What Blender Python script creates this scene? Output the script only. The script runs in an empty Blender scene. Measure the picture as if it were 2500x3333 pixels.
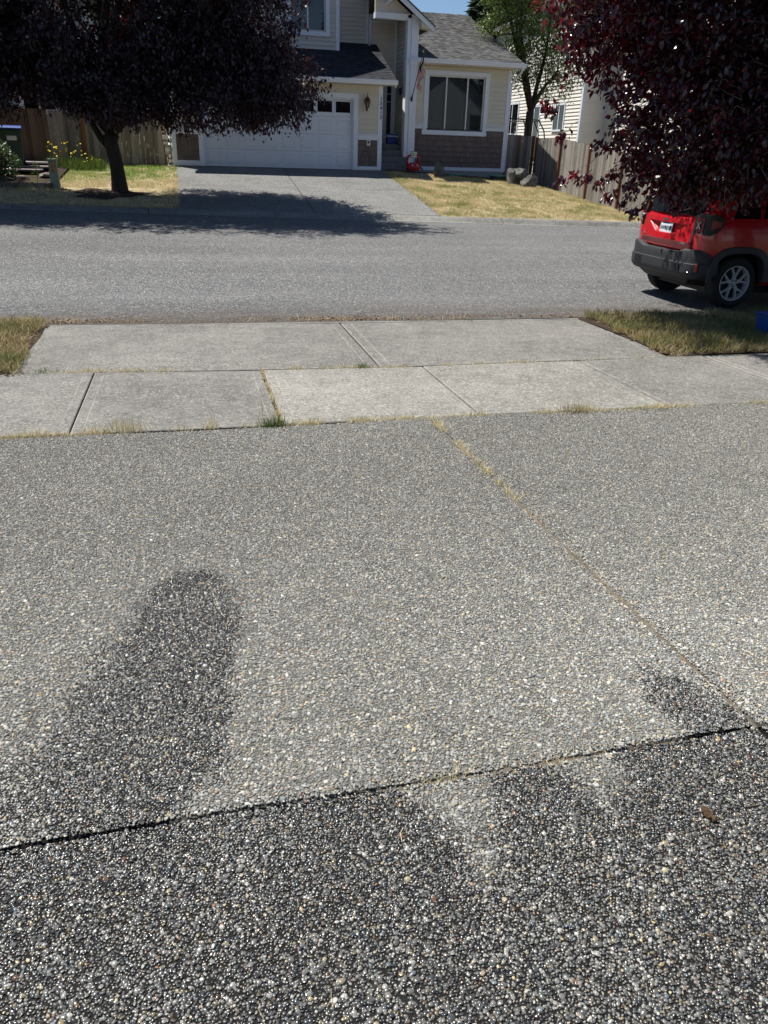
import bpy, bmesh, math, random
import numpy as np
from mathutils import Vector, Matrix, Euler

random.seed(7); rng = np.random.default_rng(7)
SC = bpy.context.scene
COL = SC.collection
PI = math.pi

# ------------------------------------------------------------------ camera
cam_d = bpy.data.cameras.new('camera'); cam = bpy.data.objects.new('camera', cam_d); COL.objects.link(cam)
_r = Vector((0.97169, -0.23454, 0.02840)); _u = Vector((0.07530, 0.42139, 0.90375)); _f = Vector((0.22394, 0.87602, -0.42712))
cam.matrix_world = Matrix(((_r.x, _u.x, -_f.x, 0), (_r.y, _u.y, -_f.y, 0), (_r.z, _u.z, -_f.z, 1.82), (0, 0, 0, 1)))
cam_d.sensor_fit = 'VERTICAL'; cam_d.sensor_height = 36.0; cam_d.lens = 36.0 * 2480 / 3333
cam_d.clip_start = 0.05; cam_d.clip_end = 3000
SC.camera = cam

# ------------------------------------------------------------------ sky, sun, exposure
TO_SUN = Vector((-0.384, 0.315, 1.0)).normalized()
world = bpy.data.worlds.new('World'); SC.world = world; world.use_nodes = True
wn = world.node_tree.nodes; wl = world.node_tree.links; wn.clear()
sky = wn.new('ShaderNodeTexSky'); sky.sky_type = 'NISHITA'; sky.sun_disc = False
sky.sun_elevation = math.asin(TO_SUN.z); sky.sun_rotation = math.atan2(TO_SUN.x, TO_SUN.y)
sky.air_density = 1.0; sky.dust_density = 0.0; sky.ozone_density = 4.0; sky.altitude = 1200
bg = wn.new('ShaderNodeBackground'); bg.inputs[1].default_value = 0.070
wo = wn.new('ShaderNodeOutputWorld'); wl.new(sky.outputs[0], bg.inputs[0]); wl.new(bg.outputs[0], wo.inputs[0])
sun_d = bpy.data.lights.new('sun', 'SUN'); sun_d.energy = 5.0; sun_d.angle = math.radians(0.53); sun_d.color = (1.0, 0.955, 0.88)
sun = bpy.data.objects.new('sun', sun_d); COL.objects.link(sun)
sun.rotation_euler = (-TO_SUN).to_track_quat('-Z', 'Y').to_euler(); sun.location = (-30, 25, 80)
SC.view_settings.view_transform = 'Standard'; SC.view_settings.look = 'None'
SC.view_settings.exposure = 0.55; SC.view_settings.gamma = 1.0; SC.view_settings.use_curve_mapping = False
SC.cycles.max_bounces = 6; SC.cycles.transparent_max_bounces = 12
SC.cycles.diffuse_bounces = 3; SC.cycles.glossy_bounces = 3

# ------------------------------------------------------------------ helpers
def origin_of(parent):
    v = Vector((0, 0, 0))
    while parent is not None:
        v += parent.location; parent = parent.parent
    return v

def tag(o, label=None, cat=None, group=None, kind=None):
    if label: o['label'] = label
    if cat: o['category'] = cat
    if group: o['group'] = group
    if kind: o['kind'] = kind
    return o

def thing(name, loc, label, cat, group=None):
    o = bpy.data.objects.new(name, None); COL.objects.link(o); o.location = loc
    o.empty_display_size = 0.1
    return tag(o, label, cat, group)

def structure(name, loc=(0, 0, 0)):
    o = bpy.data.objects.new(name, None); COL.objects.link(o); o.location = loc; o['kind'] = 'structure'
    return o

class MB:
    def __init__(s): s.v = []; s.f = []; s.m = []
    def add(s, vs, fs, mi=0):
        n = len(s.v); s.v += [tuple(p) for p in vs]; s.f += [tuple(n + i for i in f) for f in fs]; s.m += [mi] * len(fs); return s
    def hexa(s, b, t, mi=0):      # b, t: 4 points each, counter-clockwise seen from above
        return s.add(list(b) + list(t), [(3, 2, 1, 0), (4, 5, 6, 7), (0, 1, 5, 4), (1, 2, 6, 5), (2, 3, 7, 6), (3, 0, 4, 7)], mi)
    def box(s, x0, x1, y0, y1, z0, z1, mi=0):
        return s.hexa([(x0, y0, z0), (x1, y0, z0), (x1, y1, z0), (x0, y1, z0)], [(x0, y0, z1), (x1, y0, z1), (x1, y1, z1), (x0, y1, z1)], mi)
    def cbox(s, x0, x1, y0, y1, z0, z1, c=0.008, mi=0):   # box whose street-facing (-y) edges are chamfered
        vs = [(x0, y0 + c, z0), (x1, y0 + c, z0), (x1, y1, z0), (x0, y1, z0), (x0, y0 + c, z1), (x1, y0 + c, z1), (x1, y1, z1), (x0, y1, z1),
              (x0 + c, y0, z0 + c), (x1 - c, y0, z0 + c), (x1 - c, y0, z1 - c), (x0 + c, y0, z1 - c)]
        fs = [(3, 2, 1, 0), (4, 5, 6, 7), (1, 2, 6, 5), (2, 3, 7, 6), (3, 0, 4, 7), (8, 9, 10, 11), (0, 1, 9, 8), (1, 5, 10, 9), (5, 4, 11, 10), (4, 0, 8, 11)]
        return s.add(vs, fs, mi)
    def prism(s, poly, axis, a, b, mi=0):   # extrude a 2D polygon along axis ('x','y','z') from a to b
        def P(p, t):
            return {'x': (t, p[0], p[1]), 'y': (p[0], t, p[1]), 'z': (p[0], p[1], t)}[axis]
        n = len(poly); vs = [P(p, a) for p in poly] + [P(p, b) for p in poly]
        fs = [tuple(range(n))[::-1], tuple(range(n, 2 * n))] + [(i, (i + 1) % n, n + (i + 1) % n, n + i) for i in range(n)]
        return s.add(vs, fs, mi)
    def tube(s, path, rad, n=8, mi=0, cap=True):
        path = [Vector(p) for p in path]
        if not hasattr(rad, '__len__'): rad = [rad] * len(path)
        rings = []; up = Vector((0.13, 0.27, 0.95)).normalized()
        for i, p in enumerate(path):
            d = (path[min(i + 1, len(path) - 1)] - path[max(i - 1, 0)])
            d = d.normalized() if d.length > 1e-9 else Vector((0, 0, 1))
            a = d.cross(up)
            if a.length < 1e-3: a = d.cross(Vector((1, 0, 0)))
            a.normalize(); b = d.cross(a)
            rings.append([p + (a * math.cos(2 * PI * k / n) + b * math.sin(2 * PI * k / n)) * rad[i] for k in range(n)])
        vs = [q for r in rings for q in r]; fs = []
        for i in range(len(path) - 1):
            for k in range(n):
                k2 = (k + 1) % n; fs.append((i * n + k, i * n + k2, (i + 1) * n + k2, (i + 1) * n + k))
        if cap: fs += [tuple(range(n)), tuple(range((len(path) - 1) * n, len(path) * n))[::-1]]
        return s.add(vs, fs, mi)
    def lathe(s, prof, c, n=16, axis='z', mi=0, cap=True):   # prof: (radius, height)
        vs = []
        for r, h in prof:
            for k in range(n):
                a = 2 * PI * k / n; u, w = r * math.cos(a), r * math.sin(a)
                vs.append({'z': (c[0] + u, c[1] + w, c[2] + h), 'y': (c[0] + u, c[1] + h, c[2] + w), 'x': (c[0] + h, c[1] + u, c[2] + w)}[axis])
        fs = []
        for i in range(len(prof) - 1):
            for k in range(n):
                k2 = (k + 1) % n; fs.append((i * n + k, i * n + k2, (i + 1) * n + k2, (i + 1) * n + k))
        if cap: fs += [tuple(range(n))[::-1], tuple(range((len(prof) - 1) * n, len(prof) * n))]
        return s.add(vs, fs, mi)
    def mesh(s, name, off=Vector((0, 0, 0)), smooth=False):
        me = bpy.data.meshes.new(name)
        me.from_pydata([(p[0] - off[0], p[1] - off[1], p[2] - off[2]) for p in s.v], [], s.f)
        if any(s.m): me.polygons.foreach_set('material_index', s.m)
        bm = bmesh.new(); bm.from_mesh(me); bmesh.ops.recalc_face_normals(bm, faces=bm.faces); bm.to_mesh(me); bm.free()
        if smooth: me.polygons.foreach_set('use_smooth', [True] * len(me.polygons))
        return me
    def build(s, name, mat, parent=None, smooth=False, bevel=0, auto=None):
        me = s.mesh(name, origin_of(parent), smooth)
        for m in (mat if isinstance(mat, (list, tuple)) else [mat]): me.materials.append(m)
        o = bpy.data.objects.new(name, me); COL.objects.link(o); o.parent = parent
        if bevel:
            b = o.modifiers.new('bevel', 'BEVEL'); b.width = bevel; b.segments = 2; b.limit_method = 'ANGLE'; b.angle_limit = math.radians(40)
        if auto is not None:
            me.polygons.foreach_set('use_smooth', [True] * len(me.polygons)); me.set_sharp_from_angle(angle=math.radians(auto))
        return o

def raw_mesh(name, V, Fc, mat, parent=None, smooth=False, off=True):
    me = bpy.data.meshes.new(name); V = np.asarray(V, dtype=np.float64)
    if off: V = V - np.array(origin_of(parent))
    n = len(V); Fc = np.asarray(Fc, dtype=np.int32); k = Fc.shape[1]
    me.vertices.add(n); me.vertices.foreach_set('co', V.astype(np.float32).ravel())
    me.loops.add(Fc.size); me.loops.foreach_set('vertex_index', Fc.ravel())
    me.polygons.add(len(Fc)); me.polygons.foreach_set('loop_start', np.arange(0, Fc.size, k, dtype=np.int32))
    me.update(calc_edges=True); me.validate()
    if smooth: me.polygons.foreach_set('use_smooth', np.ones(len(me.polygons), dtype=bool))
    for m in (mat if isinstance(mat, (list, tuple)) else [mat]): me.materials.append(m)
    o = bpy.data.objects.new(name, me); COL.objects.link(o); o.parent = parent
    return o

def piece(name, me, loc, parent, rot=None, scale=None):   # shares mesh data between alike pieces; loc in world space
    o = bpy.data.objects.new(name, me); COL.objects.link(o); o.parent = parent
    o.location = Vector(loc) - origin_of(parent)
    if rot: o.rotation_euler = rot
    if scale: o.scale = scale
    return o

# ------------------------------------------------------------------ materials
class NT:
    def __init__(s, name):
        s.mat = bpy.data.materials.new(name); s.mat.use_nodes = True
        s.n = s.mat.node_tree.nodes; s.l = s.mat.node_tree.links; s.n.clear()
        s.out = s.n.new('ShaderNodeOutputMaterial')
    def node(s, t, ins=None, **kw):
        x = s.n.new('ShaderNode' + t)
        for k, v in kw.items(): setattr(x, k, v)
        for k, v in (ins or {}).items(): s.set(x.inputs[k], v)
        return x
    def set(s, sock, v):
        if hasattr(v, 'is_linked') or isinstance(v, bpy.types.NodeSocket): s.l.new(v, sock)
        elif hasattr(v, '__len__') and len(v) == 3 and sock.type == 'RGBA': sock.default_value = (*v, 1)
        else: sock.default_value = v
    def coord(s, kind='Object'): return s.node('TexCoord').outputs[kind]
    def pos(s): return s.node('NewGeometry').outputs['Position']
    def noise(s, vec, scale, detail=3, rough=0.55, out='Fac'):
        return s.node('TexNoise', {'Vector': vec, 'Scale': scale, 'Detail': detail, 'Roughness': rough}).outputs[out]
    def voro(s, vec, scale, out='Distance', feature='F1', rnd=1.0):
        return s.node('TexVoronoi', {'Vector': vec, 'Scale': scale, 'Randomness': rnd}, feature=feature).outputs[out]
    def ramp(s, fac, stops, interp='LINEAR'):
        r = s.node('ValToRGB'); s.l.new(fac, r.inputs[0]); e = r.color_ramp.elements; r.color_ramp.interpolation = interp
        while len(e) < len(stops): e.new(0.5)
        for i, (p, c) in enumerate(stops):
            e[i].position = p; e[i].color = (*c, 1) if hasattr(c, '__len__') else (c, c, c, 1)
        return r.outputs[0]
    def mix(s, fac, a, b, blend='MIX'):
        m = s.node('Mix', data_type='RGBA', blend_type=blend)
        s.set(m.inputs[0], fac); s.set(m.inputs[6], a); s.set(m.inputs[7], b); return m.outputs[2]
    def math(s, op, a, b=0.0):
        m = s.node('Math', operation=op); s.set(m.inputs[0], a); s.set(m.inputs[1], b); return m.outputs[0]
    def mapr(s, v, a, b, c, d):
        m = s.node('MapRange', {'Value': v, 'From Min': a, 'From Max': b, 'To Min': c, 'To Max': d}); return m.outputs[0]
    def scale(s, vec, xyz):
        return s.node('Mapping', {'Vector': vec, 'Scale': xyz}).outputs[0]
    def bump(s, h, strength=0.3, dist=0.01, normal=None):
        b = s.node('Bump', {'Height': h, 'Strength': strength, 'Distance': dist})
        if normal is not None: s.l.new(normal, b.inputs['Normal'])
        return b.outputs[0]
    def pbr(s, color, rough=0.7, normal=None, **kw):
        p = s.node('BsdfPrincipled'); s.set(p.inputs['Base Color'], color); s.set(p.inputs['Roughness'], rough)
        if normal is not None: s.l.new(normal, p.inputs['Normal'])
        for k, v in kw.items(): s.set(p.inputs[k.replace('_', ' ')], v)
        s.l.new(p.outputs[0], s.out.inputs[0]); return p

def paint(name, color, rough=0.5, var=0.12, scale=3.0, bump=0.03, spec=0.4, streak=False, grain=60):
    t = NT(name); v = t.pos(); v2 = t.scale(v, (1, 1, 0.25)) if streak else v
    n1 = t.noise(v2, scale, 5, 0.6); n2 = t.noise(v, scale * 9, 4, 0.6)
    f = t.math('ADD', t.math('MULTIPLY', n1, 0.65), t.math('MULTIPLY', n2, 0.35))
    rnd = t.node('ObjectInfo').outputs['Random']
    f = t.math('ADD', f, t.math('MULTIPLY', t.math('SUBTRACT', rnd, 0.5), 0.25))
    c = np.array(color); col = t.ramp(f, [(0.25, tuple(c * (1 - 1.6 * var))), (0.5, tuple(c)), (0.8, tuple(np.minimum(c * (1 + var), 0.92)))])
    nb = t.bump(t.noise(v, grain, 3), bump, 0.01)
    t.pbr(col, rough, nb, Specular_IOR_Level=spec); return t.mat

def metal(name, color, rough=0.35):
    t = NT(name); n = t.noise(t.pos(), 8, 4)
    t.pbr(t.ramp(n, [(0.3, tuple(np.array(color) * 0.75)), (0.7, color)]), t.mapr(n, 0.3, 0.7, rough * 0.8, min(1, rough * 1.4)), None, Metallic=1.0); return t.mat

M = {}
M['white'] = paint('white_trim_paint', (0.74, 0.79, 0.86), 0.45, 0.07, 1.5, 0.02, streak=True)
M['garage'] = paint('garage_door_paint', (0.72, 0.78, 0.86), 0.4, 0.05, 1.2, 0.02)
M['siding'] = paint('tan_vinyl_siding', (0.66, 0.615, 0.51), 0.55, 0.07, 1.0, 0.03, streak=True)
M['siding_grey'] = paint('pale_taupe_siding', (0.60, 0.57, 0.52), 0.55, 0.06, 1.0, 0.03, streak=True)
M['siding_white'] = paint('cream_white_siding', (0.80, 0.77, 0.70), 0.55, 0.05, 1.0, 0.03, streak=True)
M['siding_blue'] = paint('blue_grey_siding', (0.30, 0.34, 0.38), 0.6, 0.07, 1.0, 0.03)
M['dark'] = paint('dark_interior', (0.018, 0.018, 0.02), 0.9, 0.1)
M['black'] = paint('black_plastic', (0.012, 0.012, 0.013), 0.5, 0.15)
M['rubber'] = paint('tyre_rubber', (0.016, 0.016, 0.016), 0.8, 0.2, 6)
M['foundation'] = paint('foundation_concrete', (0.30, 0.30, 0.29), 0.9, 0.15, 4, 0.3)
M['step'] = paint('step_concrete', (0.17, 0.175, 0.18), 0.9, 0.2, 3, 0.3)
M['bronze'] = metal('bronze_metal', (0.16, 0.10, 0.065), 0.5)
M['steel'] = metal('silver_metal', (0.62, 0.62, 0.62), 0.3)
M['grey_metal'] = paint('grey_utility_paint', (0.36, 0.37, 0.36), 0.5, 0.1)
M['blue_plastic'] = paint('blue_plastic', (0.012, 0.055, 0.25), 0.42, 0.1)
M['white_plastic'] = paint('white_plastic', (0.70, 0.70, 0.68), 0.45, 0.05)
M['red_plastic'] = paint('red_plastic', (0.33, 0.012, 0.018), 0.4, 0.12)
M['green_plastic'] = paint('green_plastic', (0.09, 0.30, 0.19), 0.5, 0.1)
M['bin_green'] = paint('dark_green_bin', (0.028, 0.055, 0.04), 0.5, 0.12)
M['pedestal'] = paint('pedestal_plastic', (0.26, 0.29, 0.235), 0.6, 0.1, 5, streak=True)
M['orange'] = paint('orange_sticker', (0.72, 0.24, 0.02), 0.5, 0.1)
M['number'] = paint('number_black', (0.01, 0.01, 0.012), 0.4, 0.1)
M['cord'] = paint('curtain_white', (0.75, 0.75, 0.72), 0.8, 0.05)

def m_shake():
    t = NT('brown_shake'); v = t.pos(); rnd = t.node('ObjectInfo').outputs['Random']
    g = t.noise(t.scale(v, (26, 26, 1.6)), 1.0, 5, 0.6)
    f = t.math('ADD', t.math('MULTIPLY', g, 0.75), t.math('MULTIPLY', rnd, 0.25))
    col = t.ramp(f, [(0.2, (0.105, 0.080, 0.070)), (0.5, (0.155, 0.120, 0.106)), (0.8, (0.205, 0.163, 0.146))])
    t.pbr(col, 0.85, t.bump(g, 0.5, 0.008)); return t.mat
M['shake'] = m_shake()

def m_wood(name, cols, mottled=0.0):
    t = NT(name); v = t.pos(); oi = t.node('ObjectInfo').outputs['Random']
    vv = t.node('VectorMath', operation='ADD'); t.l.new(v, vv.inputs[0])
    cmb = t.node('CombineXYZ'); t.l.new(t.math('MULTIPLY', oi, 37.0), cmb.inputs[2]); t.l.new(cmb.outputs[0], vv.inputs[1])
    g = t.noise(t.scale(vv.outputs[0], (38, 38, 1.1)), 1.0, 6, 0.65); big = t.noise(vv.outputs[0], 1.3, 4, 0.6)
    f = t.math('ADD', t.math('ADD', t.math('MULTIPLY', g, 0.5), t.math('MULTIPLY', big, 0.28)), t.math('MULTIPLY', oi, 0.26))
    col = t.ramp(f, [(0.28, cols[0]), (0.5, cols[1]), (0.74, cols[2])])
    if mottled:
        sp = t.noise(vv.outputs[0], 4.5, 5, 0.7); col = t.mix(t.ramp(sp, [(0.60, 0.0), (0.72, mottled)]), col, (0.52, 0.50, 0.46))
    t.pbr(col, 0.88, t.bump(g, 0.5, 0.006), Specular_IOR_Level=0.2); return t.mat
M['fence'] = m_wood('weathered_fence_wood', [(0.09, 0.081, 0.072), (0.225, 0.208, 0.187), (0.37, 0.35, 0.32)], 0.6)
M['fence_dark'] = m_wood('brown_fence_wood', [(0.055, 0.036, 0.025), (0.125, 0.085, 0.058), (0.20, 0.145, 0.10)])
M['fence_post'] = m_wood('reddish_post_wood', [(0.10, 0.04, 0.022), (0.19, 0.082, 0.045), (0.27, 0.13, 0.075)])
M['bark'] = m_wood('dark_bark', [(0.018, 0.014, 0.012), (0.05, 0.04, 0.034), (0.10, 0.082, 0.07)])
M['twig'] = m_wood('grey_twig', [(0.10, 0.09, 0.08), (0.22, 0.20, 0.175), (0.33, 0.31, 0.28)])

def m_concrete(name, base, var=0.18, bump=0.35, speck=0.2, grain=1.0):
    t = NT(name); v = t.pos(); c = np.array(base)
    big = t.noise(v, 0.9, 5, 0.62); mid = t.noise(v, 7, 6, 0.72); fine = t.noise(v, 95, 4, 0.75); rnd = t.node('ObjectInfo').outputs['Random']
    f = t.math('ADD', t.math('MULTIPLY', big, 0.40), t.math('MULTIPLY', mid, 0.40)); f = t.math('ADD', f, t.math('MULTIPLY', rnd, 0.06))
    f = t.math('ADD', f, t.math('MULTIPLY', fine, 0.17 * grain))
    col = t.ramp(f, [(0.36, tuple(c * (1 - 2.2 * var))), (0.53, tuple(c)), (0.69, tuple(c * (1 + 1.7 * var)))])
    vd = t.voro(v, 75, 'Color'); sep = t.node('SeparateColor'); t.l.new(vd, sep.inputs[0])
    col = t.mix(t.ramp(sep.outputs[0], [(0.70, 0.0), (0.95, speck)]), col, tuple(np.minimum(c * 2.3, 0.85)))
    col = t.mix(t.ramp(sep.outputs[1], [(0.70, 0.0), (0.95, speck * 1.3)]), col, tuple(c * 0.30))
    st = t.noise(t.scale(v, (2.2, 2.2, 1)), 1.0, 7, 0.8); col = t.mix(t.ramp(st, [(0.52, 0.0), (0.70, 0.55)]), col, tuple(c * 0.55)); st2 = t.noise(t.scale(v, (1.4, 3.5, 1)), 1.3, 6, 0.8); col = t.mix(t.ramp(st2, [(0.55, 0.0), (0.72, 0.4)]), col, tuple(np.minimum(c * 1.5, 0.7)))
    h = t.math('ADD', fine, t.math('MULTIPLY', t.noise(t.scale(v, (30, 260, 30)), 1.0, 2), 0.6))
    t.pbr(col, 0.92, t.bump(h, bump, 0.006), Specular_IOR_Level=0.25); return t.mat
M['walk_old'] = m_concrete('old_grey_concrete', (0.188, 0.182, 0.168), 0.21, 0.6, 0.45)
M['walk_new'] = m_concrete('pale_concrete', (0.238, 0.229, 0.206), 0.20, 0.6, 0.45)
M['walk_edge'] = m_concrete('trowelled_concrete_edge', (0.25, 0.242, 0.22), 0.18, 0.4, 0.25)
M['kerb'] = m_concrete('kerb_concrete', (0.21, 0.206, 0.188), 0.28, 0.5, 0.3)
M['far_drive'] = m_concrete('far_driveway_concrete', (0.178, 0.178, 0.172), 0.18, 0.8, 0.7)

def m_asphalt():
    t = NT('worn_asphalt'); v = t.pos()
    big = t.noise(t.scale(v, (0.30, 1.0, 1)), 0.55, 6, 0.65); f1 = t.noise(v, 38, 5, 0.8); f2 = t.noise(v, 9, 5, 0.75)
    vc = t.voro(v, 62, 'Color'); sep = t.node('SeparateColor'); t.l.new(vc, sep.inputs[0]); vd = t.voro(v, 62)
    f = t.math('ADD', t.math('MULTIPLY', f1, 0.38), t.math('MULTIPLY', big, 0.22)); f = t.math('ADD', f, t.math('MULTIPLY', sep.outputs[0], 0.26)); f = t.math('ADD', f, t.math('MULTIPLY', f2, 0.14))
    col = t.ramp(f, [(0.32, (0.045, 0.045, 0.045)), (0.50, (0.126, 0.127, 0.128)), (0.68, (0.28, 0.28, 0.277))])
    col = t.mix(t.ramp(sep.outputs[1], [(0.90, 0.0), (0.95, 0.85)]), col, (0.46, 0.45, 0.42))
    trk = t.noise(t.scale(v, (0.05, 1.1, 1)), 1.0, 4, 0.6); col = t.mix(t.ramp(trk, [(0.38, 0.18), (0.60, 0.0)]), col, (0.062, 0.062, 0.063))
    pt = t.noise(v, 0.9, 7, 0.78); col = t.mix(t.ramp(pt, [(0.60, 0.0), (0.72, 0.35)]), col, (0.07, 0.07, 0.071))
    # dusty brown soil washed along the near edge
    sx = t.node('SeparateXYZ'); t.l.new(v, sx.inputs[0])
    edge = t.mapr(sx.outputs[1], 9.35, 11.3, 1.0, 0.0); dirt = t.math('MULTIPLY', edge, t.noise(t.scale(v, (0.4, 1.4, 1)), 1.6, 6, 0.7))
    col = t.mix(t.ramp(dirt, [(0.16, 0.0), (0.58, 0.9)]), col, (0.075, 0.058, 0.044))
    t.pbr(col, 0.86, t.bump(t.math('SUBTRACT', f1, vd), 1.0, 0.012), Specular_IOR_Level=0.35); return t.mat
M['asphalt'] = m_asphalt()

def m_soil(name, a, b, c):
    t = NT(name); v = t.pos(); n = t.noise(v, 2.2, 6, 0.7); n2 = t.noise(v, 30, 5, 0.7)
    f = t.math('ADD', t.math('MULTIPLY', n, 0.5), t.math('MULTIPLY', n2, 0.5))
    t.pbr(t.ramp(f, [(0.32, a), (0.5, b), (0.68, c)]), 0.95, t.bump(n2, 0.8, 0.02), Specular_IOR_Level=0.1); return t.mat
M['ground'] = m_soil('ground_soil', (0.06, 0.048, 0.03), (0.13, 0.105, 0.06), (0.20, 0.165, 0.09))
M['lawn_base'] = m_soil('dry_lawn_thatch', (0.13, 0.105, 0.06), (0.36, 0.295, 0.175), (0.56, 0.47, 0.30))
M['mulch'] = m_soil('dark_mulch', (0.018, 0.013, 0.01), (0.05, 0.036, 0.026), (0.10, 0.075, 0.055))

def m_blade(name, stops, greens, gscale, gthr, extra_green=None):
    t = NT(name); v = t.pos(); isl = t.node('NewGeometry').outputs['Random Per Island']
    straw = t.ramp(isl, stops); green = t.ramp(isl, greens)
    n = t.noise(v, gscale, 5, 0.65)
    f = t.math('ADD', n, t.math('MULTIPLY', t.math('SUBTRACT', isl, 0.5), 0.22))
    if extra_green is not None:   # a watered belt of lawn kept green
        sx = t.node('SeparateXYZ'); t.l.new(v, sx.inputs[0]); y0, y1, x1 = extra_green
        belt = t.math('MULTIPLY', t.mapr(sx.outputs[1], y0, y1, 0, 1), t.mapr(sx.outputs[0], x1, x1 - 1.3, 0.25, 1))
        f = t.math('ADD', f, t.math('MULTIPLY', belt, 0.30))
    col = t.mix(t.ramp(f, [(gthr - 0.07, 0.0), (gthr + 0.07, 1.0)]), straw, green)
    p = t.pbr(col, 0.6, None, Specular_IOR_Level=0.3)
    tr = t.node('BsdfTranslucent', {'Color': col}); mx = t.node('MixShader', {0: 0.35}); t.l.new(p.outputs[0], mx.inputs[1]); t.l.new(tr.outputs[0], mx.inputs[2]); t.l.new(mx.outputs[0], t.out.inputs[0])
    return t.mat
STRAW = [(0.0, (0.44, 0.34, 0.19)), (0.4, (0.66, 0.55, 0.34)), (0.75, (0.80, 0.70, 0.47)), (1.0, (0.50, 0.42, 0.25))]
GREEN = [(0.0, (0.055, 0.10, 0.02)), (0.5, (0.11, 0.175, 0.035)), (1.0, (0.20, 0.25, 0.07))]
M['lawn_left'] = m_blade('lawn_blades_left', STRAW, [(0.0, (0.11, 0.20, 0.03)), (0.5, (0.19, 0.32, 0.05)), (1.0, (0.32, 0.42, 0.10))], 1.1, 0.63, (24.2, 26.3, 0.4))
M['lawn_right'] = m_blade('lawn_blades_right', STRAW, [(0.0, (0.13, 0.17, 0.045)), (0.5, (0.24, 0.28, 0.08)), (1.0, (0.38, 0.38, 0.14))], 1.6, 0.53)
M['strip_grass'] = m_blade('strip_grass_blades', [(0.0, (0.20, 0.15, 0.06)), (0.5, (0.42, 0.33, 0.15)), (1.0, (0.66, 0.56, 0.34))], [(0.0, (0.07, 0.10, 0.03)), (0.5, (0.15, 0.18, 0.055)), (1.0, (0.26, 0.27, 0.11))], 1.5, 0.53)
M['dry_grass'] = m_blade('dry_joint_grass', [(0.0, (0.52, 0.42, 0.24)), (0.5, (0.70, 0.61, 0.38)), (1.0, (0.80, 0.74, 0.55))], [(0.0, (0.12, 0.16, 0.045)), (0.5, (0.25, 0.29, 0.09)), (1.0, (0.42, 0.44, 0.2))], 2.6, 0.65)
M['weed_green'] = m_blade('green_weed', GREEN, GREEN, 1.0, 0.5)

def m_leaf(name, dark, mid, thin, trans, gloss=0.32, tw=0.3):
    t = NT(name); g = t.node('NewGeometry'); isl = g.outputs['Random Per Island']; oi = t.node('ObjectInfo').outputs['Random']
    r = t.math('FRACT', t.math('ADD', isl, oi))
    col = t.ramp(r, [(0.0, dark), (0.55, mid), (0.93, mid), (1.0, thin)])
    p = t.pbr(col, gloss, None, Specular_IOR_Level=0.75)
    tr = t.node('BsdfTranslucent', {'Color': t.ramp(r, [(0.0, tuple(np.array(trans) * 0.5)), (1.0, trans)])})
    mx = t.node('MixShader', {0: tw}); t.l.new(p.outputs[0], mx.inputs[1]); t.l.new(tr.outputs[0], mx.inputs[2]); t.l.new(mx.outputs[0], t.out.inputs[0])
    return t.mat
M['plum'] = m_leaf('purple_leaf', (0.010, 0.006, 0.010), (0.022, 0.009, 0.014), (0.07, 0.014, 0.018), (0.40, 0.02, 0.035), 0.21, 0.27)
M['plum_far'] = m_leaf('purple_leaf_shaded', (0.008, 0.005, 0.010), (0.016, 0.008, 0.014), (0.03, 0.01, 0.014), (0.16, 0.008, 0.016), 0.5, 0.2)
M['green_leaf'] = m_leaf('green_leaf', (0.035, 0.06, 0.012), (0.075, 0.115, 0.028), (0.13, 0.17, 0.045), (0.24, 0.34, 0.05), 0.4, 0.42)
M['needle'] = m_leaf('conifer_needles', (0.010, 0.022, 0.014), (0.022, 0.042, 0.026), (0.035, 0.06, 0.035), (0.03, 0.06, 0.02), 0.6, 0.15)
M['hedge'] = m_leaf('hedge_leaf', (0.012, 0.032, 0.008), (0.03, 0.07, 0.014), (0.07, 0.13, 0.02), (0.09, 0.17, 0.02), 0.4, 0.25)
M['petal'] = paint('yellow_petal', (0.80, 0.62, 0.03), 0.6, 0.08)
M['litter'] = m_leaf('dry_leaf_litter', (0.07, 0.035, 0.02), (0.19, 0.11, 0.055), (0.38, 0.27, 0.15), (0.15, 0.08, 0.03), 0.8, 0.1)

def m_shingle(name, a, b, c, moss=0.0):
    t = NT(name); v = t.pos(); isl = t.node('NewGeometry').outputs['Random Per Island']
    n = t.noise(v, 90, 4, 0.7); f = t.math('ADD', t.math('MULTIPLY', n, 0.7), t.math('MULTIPLY', isl, 0.3))
    col = t.ramp(f, [(0.25, a), (0.5, b), (0.75, c)])
    if moss:
        mm = t.noise(t.scale(v, (1.6, 0.7, 1)), 2.2, 6, 0.75); col = t.mix(t.ramp(mm, [(0.60, 0.0), (0.72, moss)]), col, (0.035, 0.028, 0.018))
    t.pbr(col, 0.93, t.bump(n, 0.6, 0.006), Specular_IOR_Level=0.25); return t.mat
M['roof'] = m_shingle('grey_asphalt_shingle', (0.075, 0.073, 0.072), (0.135, 0.132, 0.130), (0.20, 0.195, 0.19), 0.8)
M['roof_dark'] = m_shingle('shade_dark_asphalt_shingle', (0.016, 0.018, 0.023), (0.030, 0.033, 0.040), (0.052, 0.055, 0.062))  # shingle with the garage roof's shade put into its colour

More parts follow.
